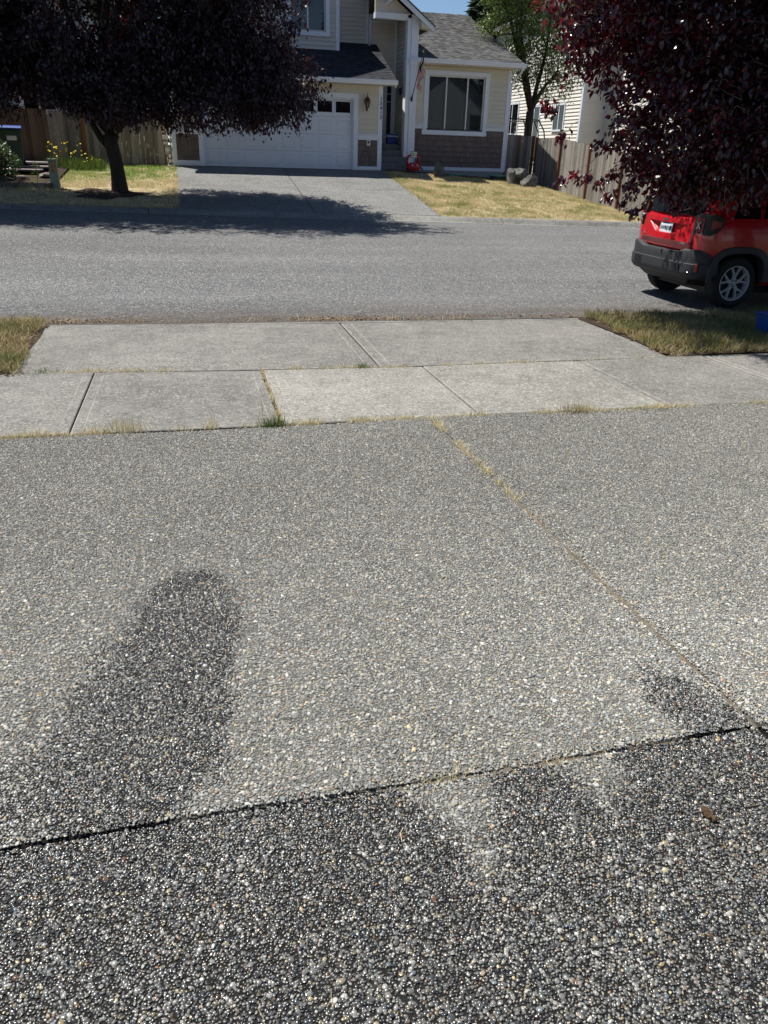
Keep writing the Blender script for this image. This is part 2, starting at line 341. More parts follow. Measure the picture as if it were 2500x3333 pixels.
def m_rock(name, a, b, c):
    t = NT(name); v = t.pos(); n = t.noise(v, 5, 6, 0.7); n2 = t.noise(v, 32, 5, 0.7)
    f = t.math('ADD', t.math('MULTIPLY', n, 0.6), t.math('MULTIPLY', n2, 0.4))
    t.pbr(t.ramp(f, [(0.35, a), (0.52, b), (0.66, c)]), 0.9, t.bump(t.math('ADD', n, n2), 0.9, 0.03), Specular_IOR_Level=0.2); return t.mat
M['rock'] = m_rock('dark_basalt', (0.05, 0.05, 0.047), (0.13, 0.128, 0.12), (0.34, 0.325, 0.29))
M['rock_pale'] = m_rock('pale_stone', (0.12, 0.105, 0.09), (0.28, 0.25, 0.215), (0.46, 0.42, 0.36))
M['wall_stone'] = m_rock('retaining_stone', (0.07, 0.06, 0.05), (0.16, 0.14, 0.115), (0.32, 0.28, 0.235))
M['clod'] = m_rock('brown_clod', (0.03, 0.018, 0.01), (0.09, 0.055, 0.028), (0.2, 0.13, 0.06))

def m_glass(name, tint=0.5):
    t = NT(name); tr = t.node('BsdfTransparent', {'Color': (tint, tint * 1.02, tint * 1.03, 1)}); gl = t.node('BsdfGlossy', {'Roughness': 0.02})
    wob = t.bump(t.noise(t.pos(), 0.8, 1), 0.10, 0.02); t.l.new(wob, gl.inputs['Normal'])
    fr = t.node('Fresnel', {'IOR': 1.55}); fac = t.math('MULTIPLY', fr.outputs[0], 1.4)
    mx = t.node('MixShader'); t.l.new(fac, mx.inputs[0]); t.l.new(tr.outputs[0], mx.inputs[1]); t.l.new(gl.outputs[0], mx.inputs[2]); t.l.new(mx.outputs[0], t.out.inputs[0]); return t.mat
M['glass'] = m_glass('window_glass', 0.55)
def m_darkglass():
    t = NT('tinted_glass'); t.pbr((0.008, 0.009, 0.011), 0.04, None, Specular_IOR_Level=0.7); return t.mat
M['dark_glass'] = m_darkglass()

def m_carpaint():
    t = NT('red_car_paint'); v = t.pos(); d = t.noise(v, 5, 5, 0.7)
    p = t.pbr(t.mix(t.ramp(d, [(0.45, 0.0), (0.75, 0.10)]), (0.48, 0.009, 0.017), (0.26, 0.09, 0.08)), t.mapr(d, 0.3, 0.7, 0.22, 0.36), None, Coat_Weight=0.8, Coat_Roughness=0.06, Specular_IOR_Level=0.5)
    return t.mat
M['car_red'] = m_carpaint()
M['cladding'] = paint('grey_bumper_plastic', (0.038, 0.039, 0.043), 0.55, 0.18, 4, 0.1)
M['wheel'] = paint('alloy_wheel', (0.42, 0.42, 0.43), 0.32, 0.1, 8, 0.0, 0.8)
def m_lens():
    t = NT('red_lens'); t.pbr((0.18, 0.002, 0.004), 0.22, None, Specular_IOR_Level=0.5); return t.mat
M['lens'] = m_lens()

# ------------------------------------------------------------------ terrain heights
def kerb_top(X): return 0.404 - 0.0145 * np.clip(X, -14, 26)
def kerb_bot(X): return 0.317 - 0.0196 * np.clip(X, -12, 24)
def back_z(X): return np.interp(X, [-20, -3, -0.4, 0, 6.6, 8, 11.5, 13, 20], [1.1, 1.13, 1.15, 1.27, 1.27, 1.21, 1.03, 0.74, 0.55])
def far_z(X, Y):
    t = np.clip((Y - 20.8) / 7.2, 0, 1); return kerb_top(X) + t * (back_z(X) - kerb_top(X))
def street_z(X, Y):
    t = np.clip((Y - 11.7) / 8.65, 0, 1); return -0.09 + t * (kerb_bot(X) + 0.09) + 0.035 * np.sin(PI * t)
def drive_z(Y): return -0.043 * (Y - 5.30)
def ground_z(X, Y):
    z = np.where(Y < 5.3, np.minimum(drive_z(Y), 0.33), -0.02 * (Y - 5.3))
    z = np.where(Y > 9.3, street_z(X, np.minimum(Y, 20.35)), z)
    return np.where(Y > 20.5, far_z(X, Y), z)

def grid_sheet(name, xs, ys, zf, mat, parent=None, smooth=True):
    X, Y = np.meshgrid(xs, ys, indexing='ij'); Z = zf(X, Y)
    V = np.stack([X, Y, Z], -1).reshape(-1, 3); nx, ny = len(xs), len(ys)
    i, j = np.meshgrid(np.arange(nx - 1), np.arange(ny - 1), indexing='ij'); a = (i * ny + j).ravel()
    return raw_mesh(name, V, np.stack([a, a + ny, a + ny + 1, a + 1], -1), mat, parent, smooth)

gx = np.concatenate([[-900, -400, -150, -80, -50], np.arange(-40, 41, 1.0), [50, 80, 150, 400, 900]])
gy = np.concatenate([[-600, -200, -80, -40, -20, -10, -5], np.arange(-2, 40.1, 0.5), [50, 70, 110, 200, 500, 1500]])
tag(grid_sheet('ground', gx, gy, lambda X, Y: ground_z(X, Y) - 0.12, M['ground']), kind='structure')
tag(grid_sheet('road', np.arange(-60, 61, 1.0), np.concatenate([np.arange(9.33, 11.7, 0.4), np.linspace(11.7, 20.36, 24)]), street_z, M['asphalt']), kind='structure')

# ------------------------------------------------------------------ near driveway: exposed aggregate slabs with wet stains
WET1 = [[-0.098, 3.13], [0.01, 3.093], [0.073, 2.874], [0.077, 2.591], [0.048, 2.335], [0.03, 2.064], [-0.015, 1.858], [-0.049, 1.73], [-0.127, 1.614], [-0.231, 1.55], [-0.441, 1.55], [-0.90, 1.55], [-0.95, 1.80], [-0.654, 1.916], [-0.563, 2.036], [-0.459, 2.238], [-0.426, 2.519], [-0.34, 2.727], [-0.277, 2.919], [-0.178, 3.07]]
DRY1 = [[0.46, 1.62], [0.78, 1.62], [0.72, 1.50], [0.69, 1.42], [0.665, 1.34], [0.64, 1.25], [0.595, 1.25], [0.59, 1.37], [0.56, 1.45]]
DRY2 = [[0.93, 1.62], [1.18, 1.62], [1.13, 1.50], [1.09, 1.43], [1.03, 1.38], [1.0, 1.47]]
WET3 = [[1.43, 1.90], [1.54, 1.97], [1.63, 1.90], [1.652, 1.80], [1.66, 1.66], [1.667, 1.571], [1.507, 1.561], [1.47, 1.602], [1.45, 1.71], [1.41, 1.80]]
def vnoise(x, y, s, seed=0):
    r = np.random.default_rng(seed); T = r.random((64, 64)); u, v = x * s, y * s
    i, j = np.floor(u).astype(int), np.floor(v).astype(int); fu, fv = u - i, v - j
    fu = fu * fu * (3 - 2 * fu); fv = fv * fv * (3 - 2 * fv)
    g = lambda a, b: T[a % 64, b % 64]
    return (g(i, j) * (1 - fu) + g(i + 1, j) * fu) * (1 - fv) + (g(i, j + 1) * (1 - fu) + g(i + 1, j + 1) * fu) * fv
def sdf(poly, x, y):      # positive inside
    P = np.array(poly); d = np.full(x.shape, 1e9); ins = np.zeros(x.shape, bool); n = len(P)
    for k in range(n):
        a, b = P[k], P[(k + 1) % n]; e = b - a; t = np.clip(((x - a[0]) * e[0] + (y - a[1]) * e[1]) / (e @ e), 0, 1)
        d = np.minimum(d, np.hypot(x - a[0] - t * e[0], y - a[1] - t * e[1]))
        c = ((a[1] > y) != (b[1] > y)) & (x < (b[0] - a[0]) * (y - a[1]) / (b[1] - a[1] + 1e-12) + a[0]); ins ^= c
    return np.where(ins, d, -d)
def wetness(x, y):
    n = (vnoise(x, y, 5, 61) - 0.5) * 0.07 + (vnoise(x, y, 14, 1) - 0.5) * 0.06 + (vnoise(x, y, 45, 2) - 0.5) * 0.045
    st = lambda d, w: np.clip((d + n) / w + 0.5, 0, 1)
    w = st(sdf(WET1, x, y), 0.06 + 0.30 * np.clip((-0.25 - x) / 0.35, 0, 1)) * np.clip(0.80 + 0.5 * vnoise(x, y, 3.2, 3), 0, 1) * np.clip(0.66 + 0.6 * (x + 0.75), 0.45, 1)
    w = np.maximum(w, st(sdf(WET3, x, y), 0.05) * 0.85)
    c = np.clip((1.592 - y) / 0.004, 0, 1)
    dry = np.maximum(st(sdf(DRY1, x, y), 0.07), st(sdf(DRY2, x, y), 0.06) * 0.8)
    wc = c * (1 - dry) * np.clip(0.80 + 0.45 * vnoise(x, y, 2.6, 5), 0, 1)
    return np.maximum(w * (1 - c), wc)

def slab_tone(x, y):     # darker towards the street, paler beside the long joint, broken up by noise
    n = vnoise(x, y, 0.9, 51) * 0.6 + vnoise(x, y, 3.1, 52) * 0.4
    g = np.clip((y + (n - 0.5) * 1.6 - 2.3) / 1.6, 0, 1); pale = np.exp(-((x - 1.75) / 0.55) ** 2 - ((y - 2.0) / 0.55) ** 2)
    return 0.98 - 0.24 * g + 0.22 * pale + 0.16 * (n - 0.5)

def m_cement():
    t = NT('aggregate_cement'); v = t.pos(); tone = t.node('Attribute', attribute_name='slab_tone').outputs['Fac']; wet = t.node('Attribute', attribute_name='wet').outputs['Fac']
    n = t.noise(v, 5, 5, 0.65); f = t.noise(v, 220, 3, 0.7)
    dry = t.ramp(t.math('ADD', t.math('MULTIPLY', n, 0.7), t.math('MULTIPLY', f, 0.3)), [(0.3, (0.075, 0.072, 0.062)), (0.5, (0.145, 0.138, 0.119)), (0.72, (0.24, 0.229, 0.198))])
    dry = t.mix(1.0, dry, t.node('CombineColor', {0: tone, 1: tone, 2: tone}).outputs[0], 'MULTIPLY')
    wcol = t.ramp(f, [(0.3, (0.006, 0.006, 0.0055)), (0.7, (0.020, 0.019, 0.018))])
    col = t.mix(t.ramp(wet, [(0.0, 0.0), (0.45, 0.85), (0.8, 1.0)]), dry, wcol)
    h = t.math('ADD', f, t.noise(v, 70, 3))
    t.pbr(col, t.mapr(wet, 0, 1, 0.9, 0.45), t.bump(h, 0.8, 0.004), Specular_IOR_Level=0.12); return t.mat
def m_pebble():
    t = NT('aggregate_pebble'); c = t.node('Attribute', attribute_name='pcol', attribute_type='INSTANCER').outputs['Color']
    wet = t.node('Attribute', attribute_name='wet', attribute_type='INSTANCER').outputs['Fac']
    v = t.pos(); n = t.noise(v, 260, 3, 0.6)
    base = t.mix(1.0, c, t.ramp(n, [(0.25, 0.72), (0.75, 1.15)]), 'MULTIPLY')
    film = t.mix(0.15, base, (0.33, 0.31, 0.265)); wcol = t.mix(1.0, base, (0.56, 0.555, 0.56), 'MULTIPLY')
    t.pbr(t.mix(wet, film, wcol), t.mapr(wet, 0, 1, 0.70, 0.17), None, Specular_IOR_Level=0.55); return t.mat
M['cement'] = m_cement(); M['pebble'] = m_pebble()

M['joint_dust'] = m_soil('dusty_joint_soil', (0.06, 0.05, 0.038), (0.15, 0.125, 0.095), (0.25, 0.215, 0.165))
driveway = structure('driveway')
SLABS = [(-2.6, 1.680, 1.598, 5.285), (1.690, 6.4, 1.598, 5.285), (-2.6, 1.680, -2.2, 1.5905), (1.690, 6.4, -2.2, 1.5905)]
def slab_grid(x0, x1, y0, y1, fine):
    if fine:
        # fine cells where the camera looks, coarser outside
        xs = np.unique(np.concatenate([np.linspace(x0, x1, int((x1 - x0) / 0.035) + 1)])); ys = np.linspace(y0, y1, int((y1 - y0) / 0.035) + 1)
    else:
        xs = np.linspace(x0, x1, int((x1 - x0) / 0.1) + 1); ys = np.linspace(y0, y1, int((y1 - y0) / 0.1) + 1)
    X, Y = np.meshgrid(xs, ys, indexing='ij')
    # crumbly rims: outer row dropped and wandering a little
    bx = (X <= x0 + 1e-6) * 1.0 - (X >= x1 - 1e-6) * 1.0; by = (Y <= y0 + 1e-6) * 1.0 - (Y >= y1 - 1e-6) * 1.0
    Z = drive_z(Y) - 0.0012 + (vnoise(X, Y, 1.3, 11) - 0.5) * 0.012 - 0.006 * (np.abs(bx) + np.abs(by) > 0)
    r = vnoise(X * 3 + 5, Y * 3, 12, 12) * 0.005
    X2 = X + bx * r; Y2 = Y + by * r
    W = wetness(X2, Y2)
    nx, ny = len(xs), len(ys); V = np.stack([X2, Y2, Z], -1).reshape(-1, 3)
    i, j = np.meshgrid(np.arange(nx - 1), np.arange(ny - 1), indexing='ij'); a = (i * ny + j).ravel()
    F = np.stack([a, a + ny, a + ny + 1, a + 1], -1)
    # skirt
    rim = [k * ny for k in range(nx)] + [(nx - 1) * ny + k for k in range(1, ny)] + [k * ny + ny - 1 for k in range(nx - 2, -1, -1)] + [k for k in range(ny - 2, 0, -1)]
    low = V[rim] - np.array([0, 0, 0.09]); n0 = len(V); m = len(rim)
    SF = np.array([[rim[k], n0 + k, n0 + (k + 1) % m, rim[(k + 1) % m]] for k in range(m)])
    return np.concatenate([V, low]), np.concatenate([F, SF]), np.concatenate([W.ravel(), W.ravel()[rim]])
for k, s in enumerate(SLABS):
    V, F, Wt = slab_grid(*s, fine=(k in (0, 2)))
    o = raw_mesh('slab', V, F, M['cement'], driveway)
    at = o.data.attributes.new('wet', 'FLOAT', 'POINT'); at.data.foreach_set('value', Wt.astype(np.float32))
    at = o.data.attributes.new('slab_tone', 'FLOAT', 'POINT'); at.data.foreach_set('value', slab_tone(V[:, 0], V[:, 1]).astype(np.float32))
# soil in the joints between the slabs
mb = MB(); mb.hexa([(1.66, 1.6, 0.05), (1.71, 1.6, 0.05), (1.71, 5.3, -0.09), (1.66, 5.3, -0.09)], [(1.66, 1.6, drive_z(1.6) - 0.005), (1.71, 1.6, drive_z(1.6) - 0.005), (1.71, 5.3, -0.005), (1.66, 5.3, -0.005)])
mb.build('joint_soil', M['joint_dust'], driveway)
for x0, x1, dd in ((-2.6, -0.28, 0.016), (-0.28, 0.42, 0.032), (0.42, 0.78, 0.012), (0.78, 1.15, 0.009), (1.15, 6.4, 0.016)):
    mb = MB(); mb.box(x0, x1 - 0.001, 1.57, 1.62, 0.06, drive_z(1.6) - dd); mb.build('joint_soil', M['joint_dust'] if dd < 0.014 else M['mulch'], driveway)

# pebbles
def pebble_points():
    a = 0.0081; xs = np.arange(-2.3, 6.3, a); ys = np.arange(0.35, 5.28, a * 0.87)
    X, Y = np.meshgrid(xs, ys, indexing='ij'); X = X + (np.arange(len(ys)) % 2) * a * 0.5
    X = (X + rng.uniform(-0.34, 0.34, X.shape) * a).ravel(); Y = (Y + rng.uniform(-0.34, 0.34, Y.shape) * a).ravel()
    # keep what the lens sees plus half a metre around it
    z = drive_z(Y) - 1.82; d = X * _f.x + Y * _f.y + z * _f.z
    u = (X * _r.x + Y * _r.y + z * _r.z) / d; w = (X * _u.x + Y * _u.y + z * _u.z) / d
    m = 0.45 / d
    k = (d > 0.3) & (np.abs(u) < 0.504 + m) & (w > -0.672 - m)
    k &= (np.abs(X - 1.685) > 0.002 + 0.011 * vnoise(X, Y, 18, 21)) & (np.abs(Y - 1.5945) > 0.003 + 0.008 * vnoise(X, Y, 14, 22))
    k &= rng.random(len(X)) < 0.96
    return X[k], Y[k]
PX, PY = pebble_points(); NPB = len(PX)
PW = wetness(PX, PY)
psz = np.clip(rng.lognormal(math.log(0.0040), 0.30, NPB), 0.0020, 0.0090)
asp = rng.uniform(0.62, 1.0, NPB); flat = rng.uniform(0.42, 0.62, NPB)
PS = np.stack([psz, psz * asp, psz * flat], -1)
PZ = drive_z(PY) + (vnoise(PX, PY, 1.3, 11) - 0.5) * 0.012 + PS[:, 2] * rng.uniform(-0.10, 0.35, NPB)
PR = np.stack([rng.normal(0, 0.22, NPB), rng.normal(0, 0.22, NPB), rng.uniform(0, 2 * PI, NPB)], -1)
pal = np.array([(0.20, 0.195, 0.185), (0.27, 0.262, 0.245), (0.36, 0.35, 0.32), (0.50, 0.475, 0.42), (0.40, 0.34, 0.235), (0.15, 0.175, 0.185), (0.09, 0.092, 0.098), (0.31, 0.18, 0.115), (0.45, 0.36, 0.21), (0.175, 0.20, 0.17), (0.58, 0.56, 0.52)])
pi_ = rng.choice(len(pal), NPB, p=[.24, .22, .16, .06, .06, .10, .085, .015, .02, .03, .01])
PC = np.minimum(pal[pi_] * rng.uniform(0.72, 1.28, (NPB, 1)) * slab_tone(PX, PY)[:, None] * np.where(PW[:, None] > 0.4, rng.choice([0.65, 1.0, 1.7], (NPB, 1), p=[.42, .38, .20]), rng.choice([0.78, 1.0, 1.32], (NPB, 1), p=[.3, .45, .25])) * np.array([[0.93, 0.945, 0.94]]), 0.85)
def pebble_mesh(seed):
    bm = bmesh.new(); bmesh.ops.create_icosphere(bm, subdivisions=2, radius=1.0); r = random.Random(seed)
    k = [Vector((r.uniform(-1, 1), r.uniform(-1, 1), r.uniform(-1, 1))).normalized() for _ in range(4)]
    for v in bm.verts:
        d = v.co.normalized(); v.co = d * (1 + sum(0.13 * max(0, d.dot(q)) ** 2 - 0.05 for q in k))
    return bm
# the three hundred that show largest are parts; the rest is one mass of instances
near = np.argsort(np.hypot(PX - 0.25, PY - 0.80) + np.where(PY < 0.93, 9, 0) - psz * 12)[:300]
mask = np.ones(NPB, bool); mask[near] = False
pmeshes = []
for k in range(4):
    bm = bmesh.new(); bmesh.ops.create_icosphere(bm, subdivisions=1, radius=1.0); r = random.Random(k)
    for v in bm.verts: v.co *= r.uniform(0.85, 1.12)
    bmesh.ops.subdivide_edges(bm, edges=bm.edges[:], cuts=1, use_grid_fill=True, smooth=0.9)
    me = bpy.data.meshes.new('pebble'); bm.to_mesh(me); bm.free(); me.polygons.foreach_set('use_smooth', [True] * len(me.polygons)); me.materials.append(M['pebble']); pmeshes.append(me)
for q, i in enumerate(near):
    o = piece('pebble', pmeshes[q % 4], (PX[i], PY[i], PZ[i]), driveway, tuple(PR[i]), tuple(PS[i]))
    o['pcol'] = [float(PC[i][0]), float(PC[i][1]), float(PC[i][2]), 1.0]; o['wet'] = float(PW[i])

def pebble_field():
    me = bpy.data.meshes.new('pebbles'); n = int(mask.sum()); me.vertices.add(n)
    me.vertices.foreach_set('co', np.stack([PX, PY, PZ], -1)[mask].astype(np.float32).ravel())
    for nm, tp, dat, key in (('prot', 'FLOAT_VECTOR', PR, 'vector'), ('pscl', 'FLOAT_VECTOR', PS, 'vector'), ('pcol', 'FLOAT_COLOR', np.concatenate([PC, np.ones((NPB, 1))], 1), 'color'), ('wet', 'FLOAT', PW, 'value')):
        at = me.attributes.new(nm, tp, 'POINT'); at.data.foreach_set(key, dat[mask].astype(np.float32).ravel())
    me.materials.append(M['pebble'])
    o = bpy.data.objects.new('pebbles', me); COL.objects.link(o); o.parent = driveway; o['kind'] = 'stuff'
    ng = bpy.data.node_groups.new('pebble_scatter', 'GeometryNodeTree')
    ng.interface.new_socket('Geometry', in_out='INPUT', socket_type='NodeSocketGeometry'); ng.interface.new_socket('Geometry', in_out='OUTPUT', socket_type='NodeSocketGeometry')
    N = ng.nodes; L = ng.links; gi = N.new('NodeGroupInput'); go = N.new('NodeGroupOutput')
    join = N.new('GeometryNodeJoinGeometry')
    for k in range(4):
        ic = N.new('GeometryNodeMeshIcoSphere'); ic.inputs['Radius'].default_value = 1.0; ic.inputs['Subdivisions'].default_value = 2
        sp = N.new('GeometryNodeSetPosition'); nz = N.new('ShaderNodeTexNoise'); nz.inputs['Scale'].default_value = 1.1; nz.inputs['Detail'].default_value = 1.0
        ps = N.new('GeometryNodeInputPosition'); ad = N.new('ShaderNodeVectorMath'); ad.operation = 'ADD'; ad.inputs[1].default_value = (k * 7.3, k * 3.1, k)
        L.new(ps.outputs[0], ad.inputs[0]); L.new(ad.outputs[0], nz.inputs['Vector'])
        sb = N.new('ShaderNodeVectorMath'); sb.operation = 'SUBTRACT'; sb.inputs[1].default_value = (0.5, 0.5, 0.5); L.new(nz.outputs['Color'], sb.inputs[0])
        sc = N.new('ShaderNodeVectorMath'); sc.operation = 'SCALE'; sc.inputs['Scale'].default_value = 1.5; L.new(sb.outputs[0], sc.inputs[0])
        L.new(ic.outputs['Mesh'], sp.inputs['Geometry']); L.new(sc.outputs[0], sp.inputs['Offset'])
        sm = N.new('GeometryNodeSetShadeSmooth'); L.new(sp.outputs[0], sm.inputs[0])
        mt = N.new('GeometryNodeSetMaterial'); mt.inputs['Material'].default_value = M['pebble']; L.new(sm.outputs[0], mt.inputs[0])
        g2 = N.new('GeometryNodeGeometryToInstance'); L.new(mt.outputs[0], g2.inputs[0]); L.new(g2.outputs[0], join.inputs[0])
    iop = N.new('GeometryNodeInstanceOnPoints'); iop.inputs['Pick Instance'].default_value = True
    ix = N.new('GeometryNodeInputIndex'); md = N.new('FunctionNodeRandomValue'); md.data_type = 'INT'; md.inputs[4].default_value = 0; md.inputs[5].default_value = 3
    L.new(ix.outputs[0], md.inputs['ID'])
    def attr(nm, tp):
        a = N.new('GeometryNodeInputNamedAttribute'); a.data_type = tp; a.inputs['Name'].default_value = nm; return a.outputs['Attribute']
    er = N.new('FunctionNodeEulerToRotation'); L.new(attr('prot', 'FLOAT_VECTOR'), er.inputs[0])
    L.new(gi.outputs[0], iop.inputs['Points']); L.new(join.outputs[0], iop.inputs['Instance']); L.new(md.outputs[2], iop.inputs['Instance Index'])
    L.new(er.outputs[0], iop.inputs['Rotation']); L.new(attr('pscl', 'FLOAT_VECTOR'), iop.inputs['Scale']); L.new(iop.outputs[0], go.inputs[0])
    md_ = o.modifiers.new('scatter', 'NODES'); md_.node_group = ng
pebble_field()

# ------------------------------------------------------------------ sidewalk, apron, near kerb
def slab_quad(parent, c, mats, border=0.07, drop=0.0015):
    # c: corners counter-clockwise (x,y,z); rounded rim, trowelled border band, rough field
    c = [Vector(p) for p in c]; mid = sum(c, Vector()) / 4
    def inset(d, dz):
        r = []
        for k in range(4):
            p, a, b = c[k], (c[k - 1] - c[k]).normalized(), (c[(k + 1) % 4] - c[k]).normalized(); r.append(p + a * d + b * d + Vector((0, 0, dz)))
        return r
    rings = [inset(0, -0.10), inset(0, -0.010), inset(0.006, -0.003), inset(0.014, 0), inset(border, -0.0005), inset(border + 0.007, -0.0045), inset(border + 0.016, 0.0006)]
    mb = MB(); vs = [p for r in rings for p in r]; fs = []; mi = []
    for i in range(len(rings) - 1):
        for k in range(4):
            fs.append((i * 4 + k, i * 4 + (k + 1) % 4, (i + 1) * 4 + (k + 1) % 4, (i + 1) * 4 + k)); mi.append(1 if i in (1, 2, 4, 5) else 0)
    n = (len(rings) - 1) * 4; fs.append((n, n + 1, n + 2, n + 3)); mi.append(0)
    mb.v = [tuple(p) for p in vs]; mb.f = fs; mb.m = mi
    return mb.build('slab', mats, parent)
swx = [-5.5, -3.95, -2.43, -0.90, 0.577, 2.107, 3.69, 5.22, 6.75, 8.3]
near_e = lambda x: float(np.interp(x, [-3, -1, 4, 8], [5.39, 5.36, 5.295, 5.25])); far_e = lambda x: float(np.interp(x, [-3, -0.9, 0.58, 2.1, 3.7, 5.2, 8], [7.20, 7.13, 7.0, 6.93, 6.94, 7.0, 7.05]))
kerb_e = lambda x: float(np.interp(x, [-3, -1.8, 1.7, 5.1, 9], [9.44, 9.40, 9.24, 9.17, 9.15]))
wz = lambda y: -0.02 * (y - 5.3)
walk = structure('sidewalk')
for k in range(len(swx) - 1):
    gp = lambda q: 0.014 if q == 4 else 0.005
    a, b = swx[k] + gp(k), swx[k + 1] - gp(k + 1); dz = [0, 0, 0.002, -0.003, 0.0, 0.004, 0.003, 0.0, 0.002][k]
    m = M['walk_new'] if k in (4, 5) else M['walk_old']
    slab_quad(walk, [(a, near_e(a), wz(near_e(a)) + dz), (b, near_e(b), wz(near_e(b)) + dz), (b, far_e(b) - 0.012, wz(far_e(b)) + dz), (a, far_e(a) - 0.012, wz(far_e(a)) + dz)], [m, M['walk_edge']])
apron = structure('driveway_apron')
for (a0, a1, b0, b1) in ((-1.60, -1.75, 1.685, 1.722), (1.703, 1.740, 4.80, 5.06)):
    slab_quad(apron, [(a0, far_e(a0) + 0.012, wz(far_e(a0))), (b0, far_e(b0) + 0.012, wz(far_e(b0))), (b1, kerb_e(b1) - 0.012, wz(kerb_e(b1))), (a1, kerb_e(a1) - 0.012, wz(kerb_e(a1)))], [M['walk_old'], M['walk_edge']], 0.10)
near_kerb = structure('near_kerb')
for k in range(-8, 9):
    x0, x1 = k * 3.05 + 0.4, (k + 1) * 3.05 + 0.39
    y0, y1 = kerb_e(x0), kerb_e(x1); mb = MB()
    vs = []
    for x, y in ((x0, y0), (x1, y1)): vs += [(x, y + 0.002, -0.30), (x, y + 0.002, wz(y) - 0.002), (x, y + 0.07, wz(y) - 0.006), (x, y + 0.13, wz(y) - 0.03), (x, y + 0.16, -0.30)]
    mb.add(vs, [(0, 1, 2, 3, 4), (9, 8, 7, 6, 5)] + [(i, (i + 1) % 5, 5 + (i + 1) % 5, 5 + i) for i in range(5)]); mb.build('kerb_stone', M['kerb'], near_kerb, bevel=0.008)
# soil under the joints of walk and apron
mb = MB(); mb.hexa([(-6, 5.2, -0.15), (9, 5.2, -0.15), (9, 9.3, -0.2), (-6, 9.5, -0.2)], [(-6, 5.2, -0.022), (9, 5.2, -0.022), (9, 9.3, wz(9.3) - 0.016), (-6, 9.5, wz(9.5) - 0.016)])
tag(mb.build('strip_soil', M['mulch']), kind='structure')

# ------------------------------------------------------------------ far kerb and far driveway
far_kerb = structure('far_kerb')
for k in range(-9, 9):
    x0, x1 = k * 3.05 + 2.2, (k + 1) * 3.05 + 2.186; vs = []
    for x in (x0, x1):
        b, tp = float(kerb_bot(x)), float(kerb_top(x)); dz = random.uniform(-0.006, 0.006)
        vs += [(x, 20.30, b - 0.25), (x, 20.30, b + 0.006), (x, 20.46, b + 0.018), (x, 20.60, tp - 0.03 + dz), (x, 20.68, tp - 0.004 + dz), (x, 20.84, tp + dz), (x, 20.84, b - 0.25)]
    n = 7; mb = MB(); mb.add(vs, [tuple(range(n)), tuple(range(2 * n - 1, n - 1, -1))] + [(i, (i + 1) % n, n + (i + 1) % n, n + i) for i in range(n)]); mb.build('kerb_stone', M['kerb'], far_kerb, bevel=0.012)
far_drive = structure('far_driveway')
for x0, x1 in ((-0.17, 3.24), (3.262, 6.65)):
    for y0, y1 in ((20.87, 24.2), (24.215, 27.75)):
        mb = MB(); fz = lambda x, y: float(far_z(np.array(x), np.array(y)) if y < 27.6 else 1.235)
        pts = [(x0, y0), (x1, y0), (x1, y1), (x0, y1)]
        zf = lambda x, y: float(kerb_top(x)) + (y - 20.8) / 6.9 * (1.235 - float(kerb_top(x)))
        mb.hexa([(x, y, zf(x, y) - 0.15) for x, y in pts], [(x, y, zf(x, y)) for x, y in pts]); mb.build('slab', M['far_drive'], far_drive, bevel=0.006)
mb = MB(); mb.hexa([(6.66, 26.35, 0.8), (8.1, 26.6, 0.8), (8.1, 28.4, 0.9), (6.66, 28.4, 0.9)], [(6.66, 26.35, 1.06), (8.1, 26.6, 1.08), (8.1, 28.4, 1.262), (6.66, 28.4, 1.262)]); mb.build('slab', M['step'], far_drive)   # walk to the entry

# ------------------------------------------------------------------ house helpers
def lap_front(parent, x0, x1, yf, z0, z1, mat, e=0.135, name='siding_board'):
    n = max(1, round((z1 - z0) / e)); e = (z1 - z0) / n
    mb = MB(); mb.prism([(0.0, 0.0), (-0.026, -0.004), (-0.027, 0.010), (-0.002, e - 0.003), (0.0, e - 0.001)], 'x', x0, x1)
    me = mb.mesh(name); me.materials.append(mat)
    for k in range(n): piece(name, me, (0, yf, z0 + k * e), parent)
def lap_side(parent, xf, y0, y1, z0, z1, mat, e=0.135, name='siding_board'):   # faces -X
    n = max(1, round((z1 - z0) / e)); e = (z1 - z0) / n
    mb = MB(); mb.prism([(0.0, 0.0), (-0.026, -0.004), (-0.027, 0.010), (-0.002, e - 0.003), (0.0, e - 0.001)], 'y', y0, y1)
    me = mb.mesh(name); me.materials.append(mat)
    for k in range(n): piece(name, me, (xf, 0, z0 + k * e), parent)
def shakes(parent, x0, x1, yf, z0, z1, e=0.165, w=0.118):
    n = max(1, round((z1 - z0) / e)); e = (z1 - z0) / n; r = random.Random(int(x0 * 100)); pool = []
    for k in range(6):
        ww = w * (0.78 + 0.09 * k); mb = MB(); t = 0.034 + 0.002 * (k % 3)
        mb.add([(0, 0, 0), (ww, 0, 0), (ww, 0, e), (0, 0, e), (0.001, -t, 0), (ww - 0.001, -t, 0), (ww - 0.001, -0.004, e), (0.001, -0.004, e)], [(4, 5, 6, 7), (0, 1, 5, 4), (1, 2, 6, 5), (2, 3, 7, 6), (3, 0, 4, 7), (3, 2, 1, 0)])
        me = mb.mesh('shake'); me.materials.append(M['shake']); pool.append((ww, me))
    for row in range(n):
        x = x0
        while x < x1 - 0.02:
            ww, me = r.choice(pool); s = 1.0
            if x + ww > x1 - 0.045: s = (x1 - x) / ww
            piece('shake', me, (x, yf, z0 + row * e - r.choice([0, 0, 0.006])), parent, None, (s * 0.965, 1, 1)); x += ww * s
